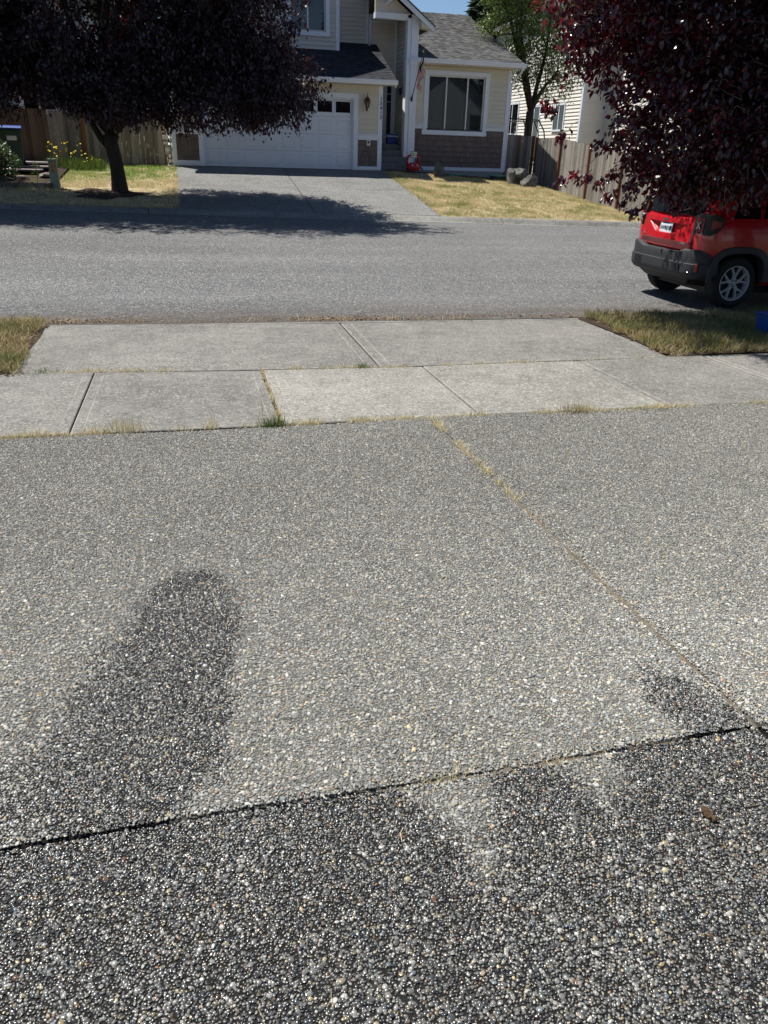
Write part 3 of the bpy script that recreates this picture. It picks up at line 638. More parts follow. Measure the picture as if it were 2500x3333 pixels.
def shingle_roof(parent, corners, mat, exp=0.142, tab=0.30, t=0.009, name='shingles'):
    # corners: eave-left, eave-right, top-right, top-left in world space
    el, er, tr, tl = [np.array(p, float) for p in corners]; L = np.linalg.norm((tl + tr - el - er) / 2); n = int(L / exp)
    up = (tl + tr - el - er); up /= np.linalg.norm(up); al = er - el; al /= np.linalg.norm(al); nm = np.cross(al, up); nm *= np.sign(nm[2])
    r = random.Random(3); mb = MB()
    for k in range(n):
        f0, f1 = k / n, min((k + 1.04) / n, 1.0); a0, b0 = el + (tl - el) * f0, er + (tr - er) * f0; a1, b1 = el + (tl - el) * f1, er + (tr - er) * f1
        w = np.linalg.norm(b0 - a0); m = max(1, round(w / tab)); offs = (k % 2) * 0.5 + r.uniform(-0.1, 0.1)
        cuts = [0] + [min(max((q + offs) / m, 0), 1) for q in range(0 if offs > 0.02 else 1, m)] + [1]
        cuts = sorted(set(cuts))
        for c0, c1 in zip(cuts[:-1], cuts[1:]):
            if c1 - c0 < 1e-3: continue
            tt = t * r.uniform(0.8, 1.7); g = 0.004 / w
            P = lambda A, B, c, h: A + (B - A) * c + nm * h
            q = [P(a0, b0, c0 + g, tt), P(a0, b0, c1 - g, tt), P(a1, b1, c1 - g, 0.002), P(a1, b1, c0 + g, 0.002), P(a0, b0, c0 + g, -0.002), P(a0, b0, c1 - g, -0.002)]
            mb.add(q, [(0, 1, 2, 3), (4, 5, 1, 0), (0, 3, 4), (1, 5, 2)])
    o = mb.build(name, mat, parent); o['kind'] = 'stuff'
    deck = MB(); lo = nm * -0.09; deck.add([el, er, tr, tl, el + lo, er + lo, tr + lo, tl + lo], [(0, 1, 2, 3), (7, 6, 5, 4), (0, 4, 5, 1), (1, 5, 6, 2), (2, 6, 7, 3), (3, 7, 4, 0)])
    d = deck.build('roof_deck', mat, parent); return o

def sash_window(parent, x0, x1, z0, z1, yf, trim=0.12, splits=(), sill=0.0, grid=None, name='window', depth=0.06):
    # outer trim boards proud of the siding; frame, panes and muntins are sub-parts
    mb = MB(); T = trim; yb = yf + 0.03
    mb.cbox(x0, x1, yf - 0.045, yb, z1 - T, z1); mb.cbox(x0, x0 + T, yf - 0.042, yb, z0 + T, z1 - T); mb.cbox(x1 - T, x1, yf - 0.042, yb, z0 + T, z1 - T)
    mb.cbox(x0 - sill, x1 + sill * 0.3, yf - 0.055, yb, z0, z0 + T)
    w = mb.build(name, M['white'], parent)
    ix0, ix1, iz0, iz1 = x0 + T, x1 - T, z0 + T, z1 - T; fr = 0.045
    xs = [ix0] + list(splits) + [ix1]; fb = MB(); yg = yf + depth
    fb.box(ix0, ix1, yg - 0.035, yg + 0.03, iz0, iz0 + fr); fb.box(ix0, ix1, yg - 0.035, yg + 0.03, iz1 - fr, iz1)
    for k, x in enumerate(xs):
        a = x if k == 0 else (x - fr if k == len(xs) - 1 else x - fr / 2); fb.box(a, a + fr, yg - 0.036, yg + 0.031, iz0 + fr, iz1 - fr)
    fb.build('frame', M['white_plastic'], w)
    # reveal between trim and frame
    rv = MB(); rv.box(ix0 - 0.012, ix0, yf, yg + 0.03, iz0, iz1); rv.box(ix1, ix1 + 0.012, yf, yg + 0.03, iz0, iz1); rv.box(ix0 - 0.012, ix1 + 0.012, yf, yg + 0.03, iz1, iz1 + 0.012); rv.box(ix0 - 0.012, ix1 + 0.012, yf, yg + 0.03, iz0 - 0.012, iz0); rv.build('reveal', M['white'], w)
    for a, b in zip(xs[:-1], xs[1:]):
        g = MB(); g.box(a + fr * 0.5, b - fr * 0.5, yg - 0.004, yg + 0.004, iz0 + fr * 0.6, iz1 - fr * 0.6); g.build('pane', M['glass'], w)
        if grid:
            nx, zs = grid; mu = MB()
            for q in range(1, nx): xx = a + (b - a) * q / nx; mu.box(xx - 0.006, xx + 0.006, yg + 0.006, yg + 0.014, zs[-1], iz1 - fr)
            for z in zs: mu.box(a + fr * 0.5, b - fr * 0.5, yg + 0.005, yg + 0.015, z - 0.006, z + 0.006)
            mu.build('muntin', M['white_plastic'], w)
    return w
def room(parent, x0, x1, yf, z0, z1, d=1.6):
    mb = MB(); a = 0.02
    mb.box(x0, x1, yf + d, yf + d + a, z0, z1); mb.box(x0 - a, x0, yf, yf + d, z0, z1); mb.box(x1, x1 + a, yf, yf + d, z0, z1); mb.box(x0, x1, yf, yf + d, z0 - a, z0); mb.box(x0, x1, yf, yf + d, z1, z1 + a)
    return mb.build('room', M['dark'], parent)

# ------------------------------------------------------------------ the house across the road
Z0 = 1.24
house = thing('house', (3.2, 28.0, Z0), 'tan two-storey house with white garage door, brown shakes and grey roof', 'house')
GY = 27.62           # garage front wall
# garage walls (solid core set behind the boards)
mb = MB(); mb.box(-0.22, 0.70, GY + 0.02, GY + 0.14, 1.0, 3.78); mb.box(5.64, 6.55, GY + 0.02, GY + 0.14, 1.0, 3.78); mb.box(0.70, 5.64, GY + 0.02, GY + 0.14, 3.38, 3.78)
mb.box(-0.22, -0.10, GY + 0.14, 36.0, 1.0, 3.78); mb.box(6.43, 6.55, GY + 0.14, 29.7, 1.0, 3.95); mb.build('garage_wall', M['siding'], house)
# trim
tr = MB()
tr.cbox(-0.245, -0.11, GY - 0.03, GY + 0.02, 1.30, 3.76); tr.cbox(0.585, 0.735, GY - 0.032, GY + 0.02, 1.245, 3.36); tr.cbox(-0.245, 0.585, GY - 0.029, GY + 0.02, 1.25, 1.405)
tr.cbox(5.605, 5.755, GY - 0.032, GY + 0.02, 1.245, 3.36); tr.cbox(6.425, 6.575, GY - 0.03, GY + 0.02, 1.245, 3.76); tr.cbox(5.755, 6.425, GY - 0.029, GY + 0.02, 1.25, 1.365)
tr.cbox(0.585, 5.755, GY - 0.033, GY + 0.02, 3.36, 3.505)
tr.cbox(-0.11, 0.585, GY - 0.029, GY + 0.02, 2.16, 2.31); tr.cbox(5.755, 6.425, GY - 0.029, GY + 0.02, 2.16, 2.31)
tr.box(-0.11, 0.585, GY - 0.055, GY + 0.02, 2.312, 2.345); tr.box(5.755, 6.425, GY - 0.055, GY + 0.02, 2.312, 2.345)
tr.box(0.733, 0.76, GY + 0.021, GY + 0.15, 1.24, 3.36); tr.box(5.58, 5.607, GY + 0.021, GY + 0.15, 1.24, 3.36); tr.box(0.76, 5.58, GY + 0.021, GY + 0.15, 3.33, 3.36)
tr.build('garage_trim', M['white'], house)
for x0, x1 in ((-0.12, 0.59), (5.75, 6.43)): mb = MB(); mb.box(x0, x1, GY + 0.004, GY + 0.02, 1.37, 3.70); mb.build('sheathing', M['black'], house)
shakes(house, -0.108, 0.583, GY + 0.003, 1.407, 2.158); shakes(house, 5.757, 6.423, GY + 0.003, 1.367, 2.158)
lap_front(house, -0.11, 0.585, GY + 0.003, 2.346, 3.76, M['siding']); lap_front(house, 5.755, 6.425, GY + 0.003, 2.346, 3.76, M['siding']); lap_front(house, 0.585, 5.755, GY + 0.003, 3.507, 3.76, M['siding'])
# garage door: four sections, eight raised panels each, lights in the top one
DY = GY + 0.13
door = MB()
for s in range(4):
    z = 1.245 + s * 0.5225; h = 0.5225
    door.prism([(DY, z + 0.004), (DY + 0.045, z + 0.004), (DY + 0.045, z + h), (DY + 0.012, z + h), (DY, z + h - 0.006)], 'x', 0.762, 5.578)
gdoor = door.build('garage_door', M['garage'], house)
pw = (5.578 - 0.762) / 8
pm = MB(); a, b, c, d = 0.075, pw - 0.075, 0.085, 0.44
def ring(i, y): return [(a + i, y, c + i), (b - i, y, c + i), (b - i, y, d - i), (a + i, y, d - i)]
R_ = [ring(0, 0.0), ring(0.012, -0.012), ring(0.03, -0.004), ring(0.05, -0.014)]
pm.add([p for r in R_ for p in r], [(i * 4 + k, i * 4 + (k + 1) % 4, i * 4 + 4 + (k + 1) % 4, i * 4 + 4 + k) for i in range(3) for k in range(4)] + [(12, 13, 14, 15)])
pme = pm.mesh('panel'); pme.materials.append(M['garage'])
wf = MB(); a, b, c, d = 0.06, pw - 0.06, 0.13, 0.45
for bx_ in ((a, b, c - 0.03, c), (a, b, d, d + 0.03)): wf.box(bx_[0] - 0.03, bx_[1] + 0.03, -0.02, 0, bx_[2], bx_[3])
wf.box(a - 0.03, a, -0.019, 0, c, d); wf.box(b, b + 0.03, -0.019, 0, c, d)
wfe = wf.mesh('light_frame'); wfe.materials.append(M['garage'])
wg = MB(); wg.box(a, b, -0.008, 0.0, c, d); wge = wg.mesh('light'); wge.materials.append(M['dark_glass'])
for s in range(4):
    for k in range(8):
        loc = (0.762 + k * pw, DY - 0.001, 1.245 + s * 0.5225)
        if s < 3: piece('panel', pme, loc, gdoor)
        else: piece('light_frame', wfe, loc, gdoor); piece('light', wge, loc, gdoor)
mb = MB(); mb.box(0.76, 5.58, DY - 0.01, DY + 0.03, 1.225, 1.25); mb.build('door_seal', M['black'], gdoor)
# garage eave, gutter and roof
SL = 5.2 - 3.86; RISE = SL / (30.35 - 27.2)
shingle_roof(house, [(-0.65, 27.20, 3.89), (6.95, 27.20, 3.89), (6.95, 30.36, 5.22), (-0.65, 30.36, 5.22)], M['roof_dark'], 0.14, 0.16)
mb = MB(); mb.box(-0.62, 6.92, 27.26, GY + 0.02, 3.765, 3.785); mb.build('soffit', M['siding_grey'], house)
def gutter(x0, x1, yf, zt, parent):
    mb = MB(); mb.prism([(yf + 0.12, zt - 0.13), (yf + 0.035, zt - 0.13), (yf + 0.02, zt - 0.07), (yf, zt - 0.045), (yf, zt), (yf + 0.012, zt), (yf + 0.012, zt - 0.02), (yf + 0.12, zt - 0.02)], 'x', x0, x1); return mb.build('gutter', M['white'], parent)
gutter(-0.66, 6.96, 27.12, 3.90, house)
mb = MB()   # rake board at the right end of the garage roof
mb.prism([(27.24, 3.70), (27.24, 3.875), (30.3, 5.17), (30.3, 4.99)], 'x', 6.90, 6.94); mb.build('rake_board', M['white'], house)
# upper storey
YA, YB = 29.55, 30.35
mb = MB(); mb.box(-0.28, 3.75, YA + 0.02, YA + 0.15, 3.9, 7.3); mb.box(3.75, 5.10, YA + 0.02, YA + 0.15, 3.9, 5.32); mb.box(3.75, 5.10, YA + 0.02, YA + 0.15, 6.55, 7.3); mb.box(5.10, 5.44, YA + 0.02, YA + 0.15, 3.9, 7.3)
mb.prism([(-0.28, 7.3), (5.44, 7.3), (2.58, 10.1)], 'y', YA + 0.02, YA + 0.15)
mb.box(5.30, 6.60, YB + 0.02, YB + 0.15, 3.9, 7.3); mb.box(5.32, 5.44, YA + 0.15, YB + 0.02, 3.9, 7.3); mb.box(-0.28, -0.15, YA + 0.15, 37, 3.9, 7.3); mb.build('upper_wall', M['siding_grey'], house)
lap_front(house, -0.28, 3.72, YA + 0.018, 4.72, 7.3, M['siding_grey']); lap_front(house, 3.72, 5.14, YA + 0.018, 4.72, 5.27, M['siding_grey']); lap_front(house, 5.14, 5.40, YA + 0.018, 4.72, 7.3, M['siding_grey'])
lap_front(house, 5.55, 6.58, YB + 0.018, 5.20, 7.3, M['siding_grey'])
mb = MB(); mb.cbox(5.36, 5.49, YA - 0.02, YA + 0.10, 4.70, 7.3); mb.box(5.44, 5.49, YA + 0.10, YB, 4.8, 7.3); mb.cbox(6.58, 6.66, YB - 0.02, YB + 0.05, 5.16, 7.3); mb.box(5.49, 6.58, YB - 0.01, YB + 0.015, 5.16, 5.20); mb.box(-0.2, 5.36, YA - 0.01, YA + 0.015, 4.69, 4.72); mb.build('upper_trim', M['white'], house)
sash_window(house, 3.70, 5.15, 5.25, 6.70, YA, 0.13, (4.425,), 0, (2, (6.2, 5.75)))
room(house, 3.7, 5.14, YA + 0.16, 5.2, 6.75, 0.5)
mb = MB()
for k in range(24): mb.add([(3.85, YA + 0.17, 5.40 + k * 0.05), (5.0, YA + 0.17, 5.40 + k * 0.05), (5.0, YA + 0.205, 5.425 + k * 0.05), (3.85, YA + 0.205, 5.425 + k * 0.05)], [(0, 1, 2, 3)])
mb.build('blind', M['cord'], house)['kind'] = 'stuff'
# steep front gable over the upper storey, main roof behind
for sgn, nm in ((-1, 'l'), (1, 'r')):
    xe, xr = 2.58 + sgn * 3.25, 2.58
    c = [(xe, 29.05, 6.98), (xe, 37.0, 6.98), (xr, 37.0, 10.3), (xr, 29.05, 10.3)]
    mb = MB(); mb.add(c + [(p[0], p[1], p[2] - 0.12) for p in c], [(0, 1, 2, 3), (7, 6, 5, 4), (0, 4, 5, 1), (1, 5, 6, 2), (2, 6, 7, 3), (3, 7, 4, 0)]); mb.build('upper_roof', M['roof'], house)
mb = MB(); mb.box(-0.28, 6.6, 36.0, 37.0, 1.0, 7.3); mb.build('rear_wall', M['siding_grey'], house)
# wing
WY = 28.9
mb = MB(); mb.box(7.90, 8.40, WY + 0.02, WY + 0.15, 0.85, 4.62); mb.box(10.66, 11.50, WY + 0.02, WY + 0.15, 0.85, 4.62); mb.box(8.40, 10.66, WY + 0.02, WY + 0.15, 0.85, 2.55); mb.box(8.40, 10.66, WY + 0.02, WY + 0.15, 4.32, 4.62)
mb.box(11.38, 11.50, WY + 0.15, 41.0, 0.7, 4.62); mb.box(6.6, 11.5, 40.9, 41.0, 0.7, 4.6); mb.build('wing_wall', M['siding'], house)
mb = MB(); mb.prism([(28.9, 4.6), (41.0, 4.6), (35.05, 6.85)], 'x', 11.38, 11.50); mb.build('wing_gable', M['siding'], house)
mb = MB(); mb.box(7.92, 11.49, WY - 0.02, WY + 0.02, 0.85, 1.265); mb.build('foundation', M['foundation'], house)
mb = MB(); mb.box(7.93, 11.42, WY + 0.004, WY + 0.02, 1.3, 2.62); mb.build('sheathing', M['black'], house)
shakes(house, 7.93, 11.40, WY + 0.003, 1.395, 2.60)
lap_front(house, 7.92, 8.345, WY + 0.003, 2.76, 4.53, M['siding']); lap_front(house, 10.715, 11.40, WY + 0.003, 2.76, 4.53, M['siding']); lap_front(house, 8.345, 10.715, WY + 0.003, 4.41, 4.53, M['siding'], 0.12)
tr = MB(); tr.cbox(11.395, 11.525, WY - 0.032, WY + 0.02, 1.25, 4.53); tr.box(11.50, 11.53, WY + 0.021, WY + 0.14, 1.25, 4.53); tr.cbox(7.92, 11.395, WY - 0.03, WY + 0.02, 1.27, 1.392)
tr.cbox(7.92, 8.345, WY - 0.028, WY + 0.02, 2.60, 2.722); tr.cbox(10.715, 11.395, WY - 0.028, WY + 0.02, 2.60, 2.722); tr.box(7.92, 8.345, WY - 0.055, WY + 0.02, 2.725, 2.757); tr.box(10.715, 11.395, WY - 0.055, WY + 0.02, 2.725, 2.757); tr.build('wing_trim', M['white'], house)
ww = sash_window(house, 8.345, 10.715, 2.42, 4.41, WY, 0.145, (9.165, 9.94), 0.03, (3, (4.02, 3.72)))
room(house, 8.42, 10.64, WY + 0.16, 2.5, 4.34, 2.6)
mb = MB()   # curtain cords swagged across each sash and a pale inner curtain behind the middle one
for x0, x1, zt, zb in ((8.52, 9.14, 2.95, 2.72), (9.20, 9.90, 3.0, 2.66)):
    mb.tube([(x0 + (x1 - x0) * k / 14, WY + 0.20, zb + (zt - zb) * abs(k / 7 - 1) ** 1.3) for k in range(15)], 0.016, 6)
mb.build('curtain_cord', M['cord'], house, smooth=True)
mb = MB(); nn = 36
for (x0, x1, zb) in ((8.46, 9.12, 2.56), (9.18, 9.92, 2.56), (9.96, 10.60, 2.56)):
    top = [(x0 + (x1 - x0) * k / nn, WY + 0.26 + 0.02 * math.sin(k * 1.9), 4.26) for k in range(nn + 1)]; bot = [(p[0], p[1], zb) for p in top]
    mb.add(top + bot, [(k, k + 1, nn + 2 + k, nn + 1 + k) for k in range(nn)])
gc = paint('grey_curtain', (0.50, 0.53, 0.53), 0.9, 0.1); mb.build('curtain', gc, house, smooth=True)
shingle_roof(house, [(7.72, 28.45, 4.69), (11.82, 28.45, 4.69), (11.82, 35.05, 6.97), (7.72, 35.05, 6.97)], M['roof'], 0.125, 0.16, 0.013)
mb = MB(); c = [(11.82, 41.6, 4.69), (7.0, 41.6, 4.69), (7.0, 35.05, 6.97), (11.82, 35.05, 6.97)]; mb.add(c + [(p[0], p[1], p[2] - 0.1) for p in c], [(0, 1, 2, 3), (7, 6, 5, 4), (0, 4, 5, 1), (1, 5, 6, 2), (2, 6, 7, 3), (3, 7, 4, 0)]); mb.build('wing_back_roof', M['roof'], house)
gutter(7.75, 11.85, 28.37, 4.70, house)
mb = MB(); mb.box(7.9, 11.78, 28.49, WY + 0.02, 4.545, 4.565); mb.build('soffit', M['siding'], house)
mb = MB(); mb.prism([(28.47, 4.50), (28.47, 4.665), (35.05, 6.94), (35.05, 6.77)], 'x', 11.77, 11.815); mb.build('rake_board', M['white'], house)
mb = MB(); mb.tube([(11.72, 28.44, 4.57), (11.72, 28.50, 4.44), (11.585, 28.86, 4.20), (11.575, 28.96, 4.05), (11.575, 28.98, 1.3)], 0.035, 8); mb.build('downspout', M['white'], house)
# entry: tall recess between garage and wing under a small gable
EY, BY = 28.4, 30.33
mb = MB(); mb.box(6.67, 7.86, BY + 0.02, BY + 0.14, 1.9, 6.1); mb.box(7.70, 7.90, EY + 0.30, BY + 0.02, 1.2, 6.0); mb.build('entry_wall', M['siding'], house)
lap_front(house, 6.68, 7.62, BY + 0.018, 4.16, 5.98, M['siding']); lap_side(house, 7.698, EY + 0.30, BY, 2.10, 5.98, M['siding'])
mb = MB(); mb.cbox(7.545, 7.675, EY - 0.02, EY + 0.32, 1.27, 5.80); mb.cbox(7.678, 7.925, EY - 0.04, WY + 0.05, 1.27, 5.9); mb.build('entry_column', M['white'], house, bevel=0.006)
mb = MB(); mb.cbox(6.45, 7.545, EY - 0.02, EY + 0.25, 5.735, 5.90); mb.box(6.45, 7.6, EY - 0.04, EY - 0.021, 5.87, 5.90); mb.build('entry_beam', M['white'], house)
mb = MB(); mb.hexa([(6.53, EY + 0.25, 5.93), (7.70, EY + 0.25, 5.93), (7.70, BY + 0.02, 5.93), (6.97, BY + 0.02, 5.93)], [(6.53, EY + 0.25, 5.96), (7.70, EY + 0.25, 5.96), (7.70, BY + 0.02, 5.96), (6.97, BY + 0.02, 5.96)]); mb.build('entry_ceiling', M['siding_grey'], house)
mb = MB(); mb.cbox(7.60, 7.68, BY - 0.05, BY + 0.018, 2.08, 5.92); mb.box(6.68, 7.60, BY - 0.03, BY + 0.017, 5.86, 5.92); mb.build('entry_corner_trim', M['white'], house)
# gable: face, fascia boards, roof
GXR, GXC = 8.34, 6.45; GZ = 5.56; sl = 0.70; pk = GZ + (GXR - GXC) * sl; GXL = 2 * GXC - GXR
mb = MB(); mb.prism([(6.45, 5.9), (7.93, 5.9), (7.93, GZ + (GXR - 7.93) * sl - 0.13), (GXC, pk - 0.13)], 'y', EY + 0.03, EY + 0.12); mb.build('gable_face', M['siding'], house)
for k in range(9):
    z = 5.905 + k * 0.135; xr = min(7.92, GXR - (z + 0.13 - GZ + 0.13) / sl)
    if xr > 6.3:
        mb = MB(); mb.prism([(EY + 0.03, z), (EY + 0.008, z), (EY + 0.026, z + 0.134), (EY + 0.03, z + 0.134)], 'x', 6.45, xr); mb.build('siding_board', M['siding'], house)
for s_, xe in ((1, GXR), (-1, GXL)):
    q = [(xe, GZ), (GXC, pk), (GXC, pk - 0.19), (xe, GZ - 0.17)]
    if s_ > 0: mb = MB(); mb.prism(q, 'y', 27.98, 28.02); mb.build('fascia', M['white'], house, bevel=0.004)
    mb = MB(); c = [(xe + 0.03 * s_, 27.95, GZ + 0.01), (xe + 0.03 * s_, 33.5, GZ + 0.01), (GXC, 33.5, pk + 0.03), (GXC, 27.95, pk + 0.03)]
    if s_ < 0: c = [(6.30, 27.95, pk - (GXC - 6.30) * sl), (6.30, 33, pk - (GXC - 6.30) * sl), (GXC, 33.0, pk + 0.03), (GXC, 27.95, pk + 0.03)]
    mb.add(c + [(p[0], p[1], p[2] + (-0.05)) for p in c], [(0, 1, 2, 3), (7, 6, 5, 4), (0, 4, 5, 1), (1, 5, 6, 2), (2, 6, 7, 3), (3, 7, 4, 0)]); mb.build('gable_roof', M['roof'], house)
mb = MB(); mb.prism([(GXR - 0.03, GZ - 0.10), (7.92, GZ - 0.10 + 0.41 * sl), (7.92, GZ - 0.05)], 'y', 28.03, 28.40); mb.build('eave_return', M['siding'], house)
mb = MB(); mb.tube([(6.95, 27.99, 6.28), (6.82, 28.2, 6.16), (6.74, 29.8, 6.05), (6.70, 30.25, 5.95), (6.69, 30.28, 5.30), (6.66, 30.15, 5.15)], 0.04, 8); mb.build('downspout', M['white'], house)
mb = MB(); mb.box(7.66, 7.93, 28.30, 28.36, 4.45, 4.62); mb.box(7.62, 7.95, 28.28, 28.40, 4.62, 4.66); mb.build('gutter_end', M['white'], house)
# steps and porch
mb = MB()
for k, z in enumerate((1.48, 1.68, 1.88, 2.07)): mb.box(6.58, 7.68, 28.05 + k * 0.29, 28.34 + k * 0.29 if k < 3 else BY + 0.015, 1.15, z)
mb.build('entry_steps', M['step'], house, bevel=0.01)
# front door with side light
mb = MB(); mb.box(6.68, 7.12, BY - 0.012, BY + 0.01, 2.08, 4.05); dr = mb.build('front_door', paint('door_grey_paint', (0.23, 0.25, 0.28), 0.4, 0.06), house)
mb = MB(); mb.lathe([(0.0, 0.0), (0.03, 0.0), (0.03, -0.03), (0.02, -0.05), (0.0, -0.055)], (7.05, BY - 0.012, 3.02), 10, 'y', cap=False); mb.build('door_handle', M['bronze'], dr)
mb = MB(); mb.box(7.37, 7.53, BY - 0.01, BY + 0.0, 2.25, 4.0); sd = mb.build('side_light', M['dark_glass'], house)
mb = MB(); mb.box(7.12, 7.37, BY - 0.03, BY + 0.012, 2.08, 4.06); mb.box(7.53, 7.60, BY - 0.03, BY + 0.012, 2.08, 4.06); mb.box(7.37, 7.53, BY - 0.028, BY + 0.012, 2.08, 2.25); mb.box(6.68, 7.60, BY - 0.03, BY + 0.012, 4.06, 4.16)
for z in (3.45, 3.70): mb.box(7.37, 7.53, BY - 0.02, BY + 0.0, z, z + 0.018)
mb.build('door_casing', M['white'], house)
# house number, read downwards on the corner board
nums = None
for k, ch in enumerate('15413'):
    cu = bpy.data.curves.new('digit', 'FONT'); cu.body = ch; cu.size = 0.155; cu.align_x = 'CENTER'; cu.align_y = 'CENTER'; cu.extrude = 0.006; cu.offset = 0.001; cu.shear = 0.12
    tmp = bpy.data.objects.new('digit', cu); COL.objects.link(tmp); dg = bpy.context.evaluated_depsgraph_get(); me = bpy.data.meshes.new_from_object(tmp.evaluated_get(dg)); bpy.data.objects.remove(tmp)
    me.materials.clear(); me.materials.append(M['number'])
    piece('house_number', me, (6.515, GY - 0.037, 3.385 - k * 0.135), house, (PI / 2, 0, 0))
# lantern beside the garage door, its bulb chamber clear
lx, lz = 6.03, 3.0
mb = MB(); mb.cbox(lx - 0.09, lx + 0.06, GY - 0.05, GY - 0.01, lz - 0.02, lz + 0.24, 0.015); lan = mb.build('wall_lantern', M['white_plastic'], house)
mb = MB(); ly = GY - 0.16
mb.lathe([(0.0, 0.60), (0.008, 0.58), (0.010, 0.50), (0.03, 0.48), (0.075, 0.43), (0.105, 0.37), (0.11, 0.345), (0.09, 0.34)], (lx, ly, lz - 0.06), 12, cap=False)
mb.lathe([(0.055, 0.135), (0.06, 0.12), (0.03, 0.09), (0.015, 0.02), (0.0, 0.0)], (lx, ly, lz - 0.0), 12, cap=False)
for k in range(6):
    aa = k * PI / 3; mb.tube([(lx + 0.088 * math.cos(aa), ly + 0.088 * math.sin(aa), lz + 0.285), (lx + 0.055 * math.cos(aa), ly + 0.055 * math.sin(aa), lz + 0.13)], 0.007, 4)
mb.tube([(lx, ly, lz + 0.06), (lx - 0.02, GY - 0.12, lz + 0.01), (lx - 0.02, GY - 0.05, lz + 0.08)], 0.016, 6); mb.build('lantern_body', M['bronze'], lan, auto=40)
mb = MB(); mb.lathe([(0.052, 0.13), (0.083, 0.28)], (lx, ly, lz), 12, cap=False); mb.build('lantern_glass', M['glass'], lan)
mb = MB(); mb.lathe([(0.0, 0.10), (0.02, 0.11), (0.028, 0.17), (0.02, 0.23), (0.0, 0.25)], (lx, ly, lz + 0.03), 10, cap=False); mb.build('bulb', M['white_plastic'], lan, smooth=True)
# outlet cover on the shakes, small bracket light on the entry wall
mb = MB(); mb.cbox(6.06, 6.18, GY - 0.045, GY - 0.01, 1.99, 2.16); oc = mb.build('outlet_cover', M['white_plastic'], house)
mb = MB(); mb.lathe([(0.0, 0), (0.028, 0), (0.028, -0.02), (0.0, -0.02)], (6.12, GY - 0.045, 2.085), 10, 'y', cap=False); mb.box(6.09, 6.15, GY - 0.05, GY - 0.044, 2.10, 2.13); mb.build('socket', M['black'], oc)
mb = MB(); mb.box(7.655, 7.678, 28.9, 29.0, 3.70, 3.86); pl = mb.build('porch_light', M['white_plastic'], house)
mb = MB(); mb.tube([(7.655, 28.95, 3.8), (7.58, 28.95, 3.84), (7.50, 28.95, 3.80)], 0.014, 6); mb.lathe([(0.02, 0.0), (0.07, -0.03), (0.06, -0.2), (0.0, -0.22)], (7.50, 28.95, 3.82), 8, cap=False); mb.build('lantern_body', M['black'], pl)
# power and gas meters at the garage corner
mb = MB(); mb.box(-0.47, -0.30, GY + 0.10, GY + 0.26, 1.55, 1.83); mt = mb.build('meter_box', M['grey_metal'], house, bevel=0.015)
mb = MB(); mb.tube([(-0.38, GY + 0.18, 1.83), (-0.38, GY + 0.18, 2.1), (-0.40, GY + 0.18, 2.25), (-0.42, GY + 0.18, 2.6)], 0.02, 6); mb.tube([(-0.28, GY + 0.1, 3.6), (-0.28, GY + 0.1, 1.5), (-0.32, GY + 0.1, 1.3)], 0.022, 6); mb.tube([(-0.40, GY + 0.15, 1.55), (-0.40, GY + 0.15, 1.18)], 0.03, 8); mb.tube([(-0.34, GY + 0.08, 1.6), (-0.30, GY + 0.03, 1.45), (-0.27, GY + 0.06, 1.3), (-0.32, GY + 0.1, 1.2)], 0.008, 5); mb.build('conduit', M['grey_metal'], mt, smooth=True)
mb = MB(); mb.box(-0.52, -0.34, GY + 0.08, GY + 0.2, 1.98, 2.10); mb.box(-0.50, -0.40, GY + 0.05, GY + 0.16, 1.84, 1.92); mb.box(-0.50, -0.46, GY + 0.08, GY + 0.16, 2.2, 2.32); mb.lathe([(0.0, 0), (0.07, 0), (0.07, -0.06), (0.0, -0.06)], (-0.385, GY + 0.1, 1.70), 14, 'y', cap=False); mb.box(-0.42, -0.24, GY + 0.02, GY + 0.12, 1.20, 1.245); mb.build('meter', M['white_plastic'], mt, bevel=0.01)

# ------------------------------------------------------------------ small things at the house
fl = thing('flag', (7.76, 28.33, 3.5), 'striped red and white flag hanging limp from a slanted pole on the white entry column', 'flag')
pa, pb = Vector((7.76, 28.33, 3.5)), Vector((7.945, 27.80, 4.78))
mb = MB(); mb.tube([pa, pb], [0.014, 0.012], 8); mb.build('pole', M['bronze'], fl, smooth=True)
mb = MB(); mb.lathe([(0.0, 0.0), (0.025, 0.01), (0.035, 0.04), (0.025, 0.07), (0.0, 0.085)], tuple(pb), 10, cap=False); mb.build('finial', paint('finial_gold', (0.55, 0.45, 0.2), 0.35), fl, smooth=True)
mb = MB(); mb.cbox(7.73, 7.79, 28.31, 28.36, 3.40, 3.53); mb.tube([(7.76, 28.33, 3.47), tuple(pa.lerp(pb, 0.06))], 0.02, 8); mb.build('bracket', M['black'], fl)
mb = MB(); NU, NV = 26, 20; vs = []
for i in range(NU + 1):
    u = i / NU; p0 = pb.lerp(pa, 0.06 + 0.50 * u)
    for j in range(NV + 1):
        v = j / NV; sway = 0.055 * math.sin(7 * u + 8.5 * v) * (0.3 + v) + 0.05 * v
        vs.append(p0 + Vector((0.02 + sway, -0.05 * math.cos(6 * u + 9 * v) * v, -(0.56 - 0.10 * u) * v - 0.02 * math.sin(9 * u))))
fs = []; mi = []
for i in range(NU):
    for j in range(NV):
        fs.append((i * (NV + 1) + j, i * (NV + 1) + j + 1, (i + 1) * (NV + 1) + j + 1, (i + 1) * (NV + 1) + j))
        s_ = int(i / NU * 13); mi.append(2 if (s_ < 7 and j < NV * 0.4) else s_ % 2)
mb.v = [tuple(p) for p in vs]; mb.f = fs; mb.m = mi
